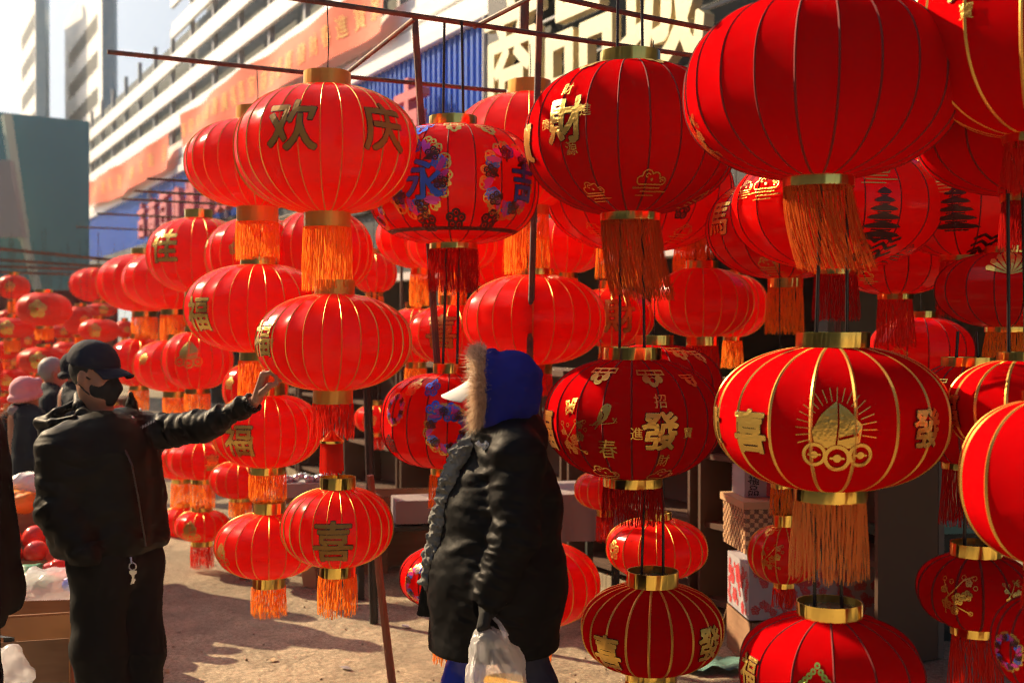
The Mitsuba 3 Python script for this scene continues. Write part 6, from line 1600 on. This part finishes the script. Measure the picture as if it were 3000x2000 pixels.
TR.minus(lambda X: 0.035 - X[..., 2])
add(man + '__trousers', TR.mesh(0.008, 0.005, 12, 3), 'm_trousers', smooth=True)
for i, a in enumerate((anL, anR)):
    SH = Solid(0.03).cap([a[0] - 0.04, a[1] + 0.01, 0.055], [a[0] + 0.14, a[1] - 0.06, 0.042], 0.05, 0.04).minus(lambda X: 0.002 - X[..., 2])
    add(man + '__shoe' + ('_%03d' % i if i else ''), SH.mesh(0.007), 'm_black_cloth', smooth=True)
BR = []
wd = unit(wr2 - lw)
wx = unit(np.cross(wd, [0, 1, 0]))
wy = np.cross(wd, wx)
wc_ = wr2 - wd * 0.022
for i in range(16):
    a = 2 * math.pi * i / 16
    s = trimesh.creation.icosphere(subdivisions=1, radius=0.0065)
    BR.append((np.asarray(s.vertices) + wc_ + wx * 0.037 * math.cos(a) + wy * 0.037 * math.sin(a), s.faces))
add(man + '__bracelet', cat(BR), 'm_black_plastic', smooth=True)
ky = 'key_bunch'
tag(ky, 'small bunch of silver keys hanging at the masked man\'s hip', 'keys')
kc = np.array((-1.492, 4.660, 0.808))
tor = trimesh.creation.torus(0.014, 0.0025, 20, 8)
add(ky + '__ring', (np.asarray(tor.vertices)[:, [0, 2, 1]] + kc, tor.faces), 'm_silver', smooth=True)
for i, dx in enumerate((-0.006, 0.004, 0.012)):
    g = unary_union([circle(0, -0.012, 0.010), sbox(-0.0035, -0.05 - 0.004 * i, 0.0035, -0.015), sbox(0, -0.045, 0.007, -0.038)])
    mm = extrude(g, 0.002)
    add(ky + '__key' + ('_%03d' % i if i else ''), to_plane(mm, kc + [dx, -0.004 * i, -0.012], unit([1, 0.3 * i, 0.1]), unit([0.25 * (i - 1), 0, 1]), np.array([0, 1.0, 0])), 'm_silver')
add(ky + '__clip', tube([kc + [-0.012, 0.01, 0.05], kc + [-0.004, 0, 0.014]], 0.004, 6), 'm_silver')

# ---- the woman in the blue hood
wm = 'person_001'
tag(wm, 'person in black coat and fur edged blue hood, walking past with a plastic bag', 'person')
WC = np.array((-0.053, 4.200, 1.516))
wf, wu = np.array([-0.97, 0.24, -0.06]), np.array([-0.06, 0, 1.0])
lsw, lew, lww = np.array((0.014, 4.020, 1.304)), np.array((0.014, 3.950, 1.053)), np.array((-0.077, 3.930, 0.836))
rsw, rew, rww = np.array((-0.025, 4.380, 1.273)), np.array((-0.077, 4.440, 0.979)), np.array((-0.152, 4.400, 0.752))
B = Solid(0.03)
wq = head_shape(B, WC, wf, wu, 0.97)
wn = np.array((-0.024, 4.200, 1.365))
B.cap(wq(-0.02, 0, -0.06), wn, 0.052, 0.056)
wch, wpl = np.array((-0.027, 4.200, 1.214)), np.array((-0.054, 4.200, 0.828))
B.cap(wn, wch, 0.06, 0.12).cap(wch, wpl, 0.13, 0.14)
B.chain([lsw, lew, lww], [0.05, 0.04, 0.028]).chain([rsw, rew, rww], [0.05, 0.04, 0.03]).cap(wn, lsw, 0.05).cap(wn, rsw, 0.05)
wkF, waF = np.array((-0.182, 4.280, 0.454)), np.array([(-0.209, 4.280, 0.454)[0], 4.28, 0.09])
wkB, waB = np.array((0.071, 4.120, 0.502)), np.array([(0.101, 4.120, 0.502)[0], 4.12, 0.10])
whF, whB = np.array((-0.099, 4.300, 0.781)), np.array((-0.024, 4.120, 0.822))
B.chain([whF, wkF, waF], [0.08, 0.055, 0.042]).chain([whB, wkB, waB], [0.08, 0.055, 0.042])
add(wm + '__body', B.mesh(0.006), 'm_skin', smooth=True)
for i, b in enumerate((1, -1)):
    s = trimesh.creation.icosphere(subdivisions=2, radius=0.010)
    add(wm + '__body__eye' + ('_%03d' % i if i else ''), (np.asarray(s.vertices) + wq(0.072, b * 0.031, 0.0), s.faces), 'm_eye', smooth=True)
G = Solid(0.01)
hand_shape(G, lww + [0.0, 0, -0.01], lww + [-0.018, -0.004, -0.075], (0.012, 0.066, 0.0), [(0.004, 0, -0.032), (0.020, 0.004, -0.014), (0.018, 0.004, 0.012)],
           [lww + [-0.005, -0.035, -0.03], lww + [-0.012, -0.045, -0.065], lww + [0.004, -0.03, -0.09]], 1.15)
G.cap(lww + [0, 0, 0.03], lww + [0, 0, -0.02], 0.034)
add(wm + '__glove', G.mesh(0.005), 'm_black_cloth', smooth=True)
G = Solid(0.01)
hand_shape(G, rww + [0.0, 0, -0.01], rww + [-0.018, 0.004, -0.075], (0.012, -0.066, 0.0), [(0.004, 0, -0.032), (0.014, 0.004, -0.018), (0.012, 0.004, 0.002)],
           [rww + [-0.005, 0.035, -0.03], rww + [-0.02, 0.045, -0.065], rww + [-0.014, 0.04, -0.09]], 1.15)
add(wm + '__glove_001', G.mesh(0.006), 'm_black_cloth', smooth=True)
# white knitted cap with its visor under the hood
KC = Solid(0.02)
wa = np.array([unit(wf), unit(np.cross(wu, wf)), unit(np.cross(wf, np.cross(wu, wf)))])
KC.ell(wq(-0.005, 0, 0.045), (0.105, 0.086, 0.080), wa).minus(lambda X: 0.028 - (X - WC) @ wa[2])
add(wm + '__knit_cap', KC.mesh(0.006, 0.002, 60), 'm_knit', smooth=True)
bv, bf = [], []
for lay in (0, 1):
    for i in range(n + 1):
        a = (i / n - 0.5) * 2.3
        for j in range(m + 1):
            t = j / m
            x = 0.100 * math.cos(a) + 0.118 * math.cos(a * 0.7) * t
            y = 0.082 * math.sin(a)
            z = 0.062 - 0.060 * t ** 0.75 - 0.026 * (y / 0.08) ** 2 * (0.5 + 0.5 * t) - 0.012 * lay * (1 - 0.6 * t) + 0.0012 * math.sin(j * 3.1) * (1 - lay)
            bv.append(wq(x - 0.006, y, z))
for lay in (0, 1):
    for i in range(n):
        for j in range(m):
            b = lay * (n + 1) * (m + 1) + i * (m + 1) + j
            q4 = [b, b + 1, b + m + 2, b + m + 1]
            if lay:
                q4 = q4[::-1]
            bf += [[q4[0], q4[1], q4[2]], [q4[0], q4[2], q4[3]]]
for i in range(n):
    b, c = i * (m + 1) + m, (n + 1) * (m + 1) + i * (m + 1) + m
    bf += [[b, c, c + m + 1], [b, c + m + 1, b + m + 1]]
add(wm + '__knit_cap__visor', (np.array(bv), np.array(bf)), 'm_knit', smooth=40)
# hood
HB = Solid(0.03)
hcen = np.array((-0.004, 4.200, 1.525))
HB.ell(hcen, (0.112, 0.125, 0.138)).ell(np.array((-0.036, 4.200, 1.437)), (0.10, 0.12, 0.10))
HB.ell(np.array((-0.072, 4.200, 1.552)), (0.07, 0.115, 0.120))
xo = (-0.101, 4.200, 1.576)[0]
HB.minus(lambda X: xo - X[..., 0])
HB.minus(lambda X: 1.0 * (1 - np.linalg.norm((X - hcen - [-0.06, 0, -0.01]) / np.array([0.135, 0.105, 0.118]), axis=-1)) * 0.1)
HB.fold(np.array((-0.084, 4.200, 1.624)), np.array((0.084, 4.200, 1.624)), 0.16, 0.012, 14, 7)
add(wm + '__hood', HB.mesh(0.0055, 0.014, 17, 5), 'm_royal', smooth=True)
# fur trim round the hood's opening
rng = np.random.default_rng(31)
fc = np.array((-0.111, 4.200, 1.528))
fv, ff, fv2, ff2 = [], [], [], []
for q in range(11000):
    a = rng.uniform(0, 2 * math.pi)
    er = np.array([0, math.sin(a), math.cos(a)])
    base = fc + np.array([rng.normal(0, 0.010), 0.112 * math.sin(a), 0.138 * math.cos(a) - 0.004]) + er * rng.normal(-0.012, 0.008)
    if base[2] < fc[2] - 0.12:
        base[0] += 0.02
    L = rng.uniform(0.022, 0.058)
    d = unit(er * rng.uniform(0.2, 1.1) + np.array([-0.38, 0, 0.05]) + rng.normal(0, 0.40, 3))
    side = unit(np.cross(d, rng.normal(0, 1, 3))) * 0.0009
    bend = np.array([rng.normal(-0.2, 0.2), 0, -0.25]) * L
    dark = rng.random() < 0.25
    V_, F_ = (fv2, ff2) if dark else (fv, ff)
    o = len(V_)
    p1 = base + d * L * 0.55
    p2 = base + d * L + bend * 0.5
    V_ += [base - side, base + side, p1 - side * 0.8, p1 + side * 0.8, p2]
    F_ += [[o, o + 1, o + 3], [o, o + 3, o + 2], [o + 2, o + 3, o + 4]]
fb = [fc + np.array([0.006, 0.108 * math.sin(a), 0.132 * math.cos(a) - 0.004]) for a in np.linspace(0, 2 * math.pi, 40)]
add(wm + '__hood__fur_trim', (np.array(fv), np.array(ff)), 'm_fur', kind='stuff')
add(wm + '__hood__brown_fur', (np.array(fv2), np.array(ff2)), 'm_fur_dark', kind='stuff')
add(wm + '__hood__fur_backing', tube(fb, 0.017, 8, False), 'm_fur_dark', smooth=True)
# coat
Ct = Solid(0.06)
Ct.cap(np.array((-0.010, 4.200, 1.335)), np.array((-0.031, 4.200, 1.117)), 0.125, 0.200)
Ct.cap(np.array((-0.031, 4.200, 1.117)), np.array((-0.051, 4.200, 0.852)), 0.200, 0.235)
Ct.cap(np.array((-0.051, 4.200, 0.852)), np.array((-0.072, 4.200, 0.538)), 0.235, 0.228)
Ct.cap(np.array((0.024, 4.200, 1.371)), np.array((-0.072, 4.200, 1.353)), 0.085, 0.075)
Ct.cap(np.array((0.000, 4.150, 1.328)), lsw, 0.095, 0.100).cap(np.array((0.000, 4.250, 1.318)), rsw, 0.095, 0.095)
Ct.chain([lsw, lew, lww], [0.100, 0.082, 0.056], 0.025).chain([rsw, rew, rww], [0.095, 0.080, 0.056], 0.03)
zc_ = CAM_H - (1896 - 960) * 4.2 / 3480
Ct.minus(lambda X: zc_ - X[..., 2])
Ct.minus(lambda X: 0.052 - np.linalg.norm(X - (lww + (lww - lew) * 0.16), axis=-1))
Ct.fold(lsw, lew, 0.13, 0.013, 30, 9).fold(lew, lww, 0.11, 0.016, 42, 9).fold(wch, wpl, 0.30, 0.010, 22, 7)
add(wm + '__coat', Ct.mesh(0.006, 0.006, 16, 12), 'm_coat', smooth=True)
FL = Solid(0.02)
FL.chain([np.array(q) for q in ((-0.134, 4.170, 1.359), (-0.185, 4.150, 1.298), (-0.212, 4.150, 1.220), (-0.249, 4.160, 1.076), (-0.278, 4.170, 0.942), (-0.300, 4.180, 0.850))], [0.030, 0.034, 0.036, 0.034, 0.032, 0.026])
add(wm + '__coat__fleece_edge', FL.mesh(0.0045, 0.02, 60, 14), 'm_fleece', smooth=True)
FP = Solid(0.01)
FP.cap(np.array((-0.289, 4.220, 0.896)), np.array((-0.320, 4.220, 0.726)), 0.02, 0.02).cap(np.array((-0.273, 4.220, 0.896)), np.array((-0.289, 4.220, 0.719)), 0.03, 0.03)
FP.minus(lambda X: (CAM_H - (1808 - 960) * 4.2 / 3480) - X[..., 2])
add(wm + '__coat__flap', FP.mesh(0.006, 0.004, 20, 3), 'm_coat', smooth=True)
sc_ = []
for i in range(9):
    a = np.array((-0.126, 4.070, 1.352)) + [0.0085 * i, -0.001 * i, 0.006 * math.sin(i * 1.9)]
    sc_.append(tube([a, a + [0.012, -0.004, -0.012 - 0.004 * (i % 3)], a + [0.03, 0.004, -0.010]], 0.0045, 6))
add(wm + '__scarf', cat(sc_), 'm_knit', smooth=True)
LG = Solid(0.03)
LG.chain([whF, wkF, waF], [0.10, 0.072, 0.062]).fold(whF, waF, 0.12, 0.014, 22, 6)
LG.minus(lambda X: X[..., 2] - (zc_ + 0.06)).minus(lambda X: 0.05 - X[..., 2])
add(wm + '__trouser_leg', LG.mesh(0.006, 0.004, 14, 5), 'm_royal_shiny', smooth=True)
LG = Solid(0.03)
LG.chain([whB, wkB, waB], [0.10, 0.085, 0.07]).fold(whB, waB, 0.12, 0.012, 15, 6)
LG.minus(lambda X: X[..., 2] - (zc_ + 0.06)).minus(lambda X: 0.05 - X[..., 2])
add(wm + '__trouser_leg_001', LG.mesh(0.007, 0.004, 14, 5), 'm_navy_leg', smooth=True)
for i, a in enumerate((waF, waB)):
    SH = Solid(0.03).cap([a[0] + 0.05, a[1], 0.05], [a[0] - 0.14, a[1] + 0.03, 0.042], 0.048, 0.04).minus(lambda X: 0.002 - X[..., 2])
    add(wm + '__shoe' + ('_%03d' % i if i else ''), SH.mesh(0.007), 'm_black_cloth', smooth=True)
# the carrier bag
bg = 'carrier_bag'
tag(bg, 'translucent white plastic carrier bag with a yellow tub held by the hooded person', 'bag')
BG = Solid(0.03)
bt = np.array((-0.092, 3.900, 0.761))
BG.cap(bt, np.array((-0.081, 3.900, 0.692)), 0.012, 0.055)
BG.cap(np.array((-0.081, 3.900, 0.692)), np.array((-0.054, 3.900, 0.557)), 0.060, 0.098)
BG.cap(np.array((-0.054, 3.900, 0.596)), np.array((-0.050, 3.900, 0.490)), 0.097, 0.095)
BG.cap(np.array((-0.020, 3.900, 0.739)), np.array((-0.006, 3.900, 0.658)), 0.008, 0.045)
BG.fold(bt, np.array((-0.050, 3.900, 0.490)), 0.11, 0.020, 8, 34)
add(bg + '__film', BG.mesh(0.0045, 0.008, 24, 9), 'm_plastic_bag', smooth=True)
hl = [tube([np.array((-0.092, 3.900, 0.752)), np.array((-0.099, 3.910, 0.788)), np.array((-0.079, 3.930, 0.796))], [0.012, 0.007, 0.006], 8), tube([np.array((-0.018, 3.900, 0.730)), np.array((-0.043, 3.920, 0.770)), np.array((-0.072, 3.940, 0.792))], [0.010, 0.007, 0.006], 8)]
add(bg + '__handles', cat(hl), 'm_plastic_bag', smooth=True)
tb = lathe([(0.0, -0.06), (0.055, -0.06), (0.066, 0.04), (0.068, 0.042), (0.068, 0.05), (0.0, 0.05)], 28, (-0.025, 3.900, 0.540))
add('yellow_tub', tb, 'm_yellow', smooth=40)
tag('yellow_tub', 'yellow tub inside the translucent carrier bag', 'tub')


# ---- passers-by
def passer(key, label, x, y, h, yaw, coat, legs, res=0.012, hat=None, hair='m_hair', arms=None, bulk=1.0, long_coat=0.45):
    tag(key, label, 'person')
    f, u = np.array([math.cos(yaw), math.sin(yaw), 0]), np.array([0, 0, 1.0])
    l = np.cross(u, f)
    s = h / 1.7
    o = np.array([x, y, 0.0])
    w = lambda a, b, c: o + s * (f * a + l * b + u * c)
    B = Solid(0.03)
    C = w(0.02, 0, 1.58)
    q = head_shape(B, C, f, u, s)
    B.cap(q(-0.015, 0, -0.07), w(0, 0, 1.40), 0.055 * s).cap(w(0, 0, 1.38), w(0, 0, 0.95), 0.12 * s, 0.13 * s)
    arms = arms or (((0, 0.20, 1.36), (-0.03, 0.25, 1.10), (0.08, 0.24, 0.88)), ((0, -0.20, 1.36), (-0.03, -0.25, 1.10), (0.08, -0.24, 0.88)))
    for i, a in enumerate(arms):
        p = [w(*t) for t in a]
        B.chain(p, [0.05 * s, 0.042 * s, 0.028 * s])
        d = unit(p[2] - p[1])
        hand_shape(B, p[2] + d * 0.02, p[2] + d * 0.09, f * 0.065 * s, [d * 0.03 + f * 0.004, d * 0.02 + f * 0.008, d * 0.014 + f * 0.010], [p[2] + d * 0.04 + f * 0.035, p[2] + d * 0.07 + f * 0.055, p[2] + d * 0.10 + f * 0.055], s)
    for b in (-1, 1):
        B.chain([w(0, b * 0.09, 0.92), w(0.02, b * 0.10, 0.50), w(0, b * 0.10, 0.09)], [0.085 * s, 0.06 * s, 0.045 * s])
        B.cap(w(-0.02, b * 0.10, 0.045), w(0.12, b * 0.11, 0.035), 0.04 * s, 0.032 * s)
    add(key + '__body', B.mesh(min(res, 0.008)), 'm_skin', smooth=True)
    K = Solid(0.05)
    K.cap(w(0, 0.1 , 1.36), w(0, 0.12, long_coat + 0.1), 0.115 * s * bulk, 0.16 * s * bulk).cap(w(0, -0.1, 1.36), w(0, -0.12, long_coat + 0.1), 0.115 * s * bulk, 0.16 * s * bulk)
    K.cap(w(-0.02, 0.05, 1.43), w(-0.02, -0.05, 1.43), 0.075 * s)
    for a in arms:
        p = [w(*t) for t in a]
        K.chain(p, [0.088 * s, 0.078 * s, 0.055 * s], 0.03).fold(p[0], p[2], 0.13, 0.014, 16, 5)
    zc = long_coat * s + 0.02
    K.minus(lambda X: zc - X[..., 2])
    K.fold(w(0, 0, 1.3), w(0, 0, 0.5), 0.26, 0.012, 10, 4)
    add(key + '__coat', K.mesh(res, 0.006, 9, 3), coat, smooth=True)
    TRS = Solid(0.04)
    for b in (-1, 1):
        TRS.chain([w(0, b * 0.09, 0.92), w(0.02, b * 0.10, 0.50), w(0, b * 0.10, 0.10)], [0.11 * s, 0.085 * s, 0.08 * s])
    TRS.minus(lambda X: X[..., 2] - (zc + 0.08))
    add(key + '__trousers', TRS.mesh(res, 0.004, 10, 3), legs, smooth=True)
    ax = np.array([f, l, u])
    if hat:
        HT = Solid(0.03)
        HT.ell(q(-0.018, 0, 0.030), np.array([0.116, 0.102, 0.106]) * s, ax).chain([q(0.108 * math.cos(b) - 0.012, 0.094 * math.sin(b), 0.0 - 0.022 * (1 - math.cos(b))) for b in np.linspace(0, 6.28, 15)], 0.014).minus(lambda X: -0.075 - (X - C) @ u + 0.6 * np.maximum((X - C) @ f, 0))
        HT.fold(q(-0.1, 0, 0), q(0.1, 0, 0), 0.14, 0.006, 55, 4)
        if hat == 'm_pink_hat':
            HT.ell(q(0.10, 0, 0.085), np.array([0.035, 0.035, 0.035]) * s, ax, 0.04)
        add(key + '__hat', HT.mesh(0.008, 0.004, 25), hat, smooth=True)
    HR = Solid(0.02)
    HR.ell(q(-0.018, 0, 0.022), np.array([0.103, 0.086, 0.098]) * s, ax).minus(lambda X: (X - C) @ f - 0.02 - 0.35 * ((X - C) @ u)).minus(lambda X: -0.075 - (X - C) @ u)
    add(key + '__hair', HR.mesh(0.008, 0.004, 40), hair, smooth=True)
    return w, q


p2 = 'person_002'
w, q = passer(p2, 'person in a pink knitted hat and dark blue coat at the far left', (-3.164, 7.700, 0.993)[0], 7.7, 1.42, 0.9, 'm_far_coat', 'm_trousers', hat='m_pink_hat', hair='m_ginger', bulk=1.1)
fx = []
rng = np.random.default_rng(6)
for i in range(500):
    a = np.array((-3.275, 7.700, 1.181)) + np.array([rng.normal(0, 0.05), rng.normal(0, 0.04), rng.normal(0, 0.02)]) + np.array([-0.04, 0, -0.05]) * rng.uniform(-1, 1.2)
    d = unit(rng.normal(0, 1, 3) + [-0.3, 0, 0.4]) * 0.05
    sd = unit(np.cross(d, rng.normal(0, 1, 3))) * 0.0018
    fx.append((np.array([a - sd, a + sd, a + d]), np.array([[0, 1, 2]])))
add(p2 + '__fur_shoulder', cat(fx), 'm_ginger', kind='stuff')
sc2 = [w(0.09, 0.0, 1.43), w(0.05, 0.10, 1.42), w(-0.06, 0.09, 1.44), w(-0.09, 0, 1.45), w(-0.06, -0.09, 1.44), w(0.05, -0.10, 1.42), w(0.09, 0, 1.43)]
add(p2 + '__scarf', tube(sc2, 0.035, 8, False), 'm_cloth_grey', smooth=True)
passer('person_003', 'grey haired person in a dark coat behind the capped man', (-3.259, 8.400, 1.359)[0], 8.4, 1.54, 0.4, 'm_far_coat', 'm_trousers', hair='m_grey_hair')
passer('person_004', 'person with a dark hood mostly hidden behind the capped man', (-2.864, 7.800, 1.386)[0], 7.8, 1.58, 0.5, 'm_far_coat', 'm_trousers', hat='m_far_coat', bulk=1.0)
passer('person_005', 'person in a long black coat cut by the left edge of the picture', (-1.906, 4.100, 1.109)[0], 4.1, 1.68, 0.2, 'm_coat', 'm_trousers', res=0.009, bulk=1.15, long_coat=0.72,
       arms=(((0, 0.20, 1.36), (-0.03, 0.27, 1.10), (0.0, 0.26, 0.84)), ((0.02, -0.21, 1.36), (0.03, -0.27, 1.10), (0.05, -0.25, 0.82))))

# ------------------------------------------------------------------ thin haze over the market, added to stand in for lens glare
scene['haze'] = {'type': 'cube', 'to_world': T().translate([0, 40, 8.5]).scale([200, 160, 9.5]), 'bsdf': {'type': 'null'}, 'interior': {'type': 'ref', 'id': 'air'}}
labels['haze'] = {'kind': 'stuff', 'label': 'thin pale haze added across the street for lens glare', 'category': 'haze'}
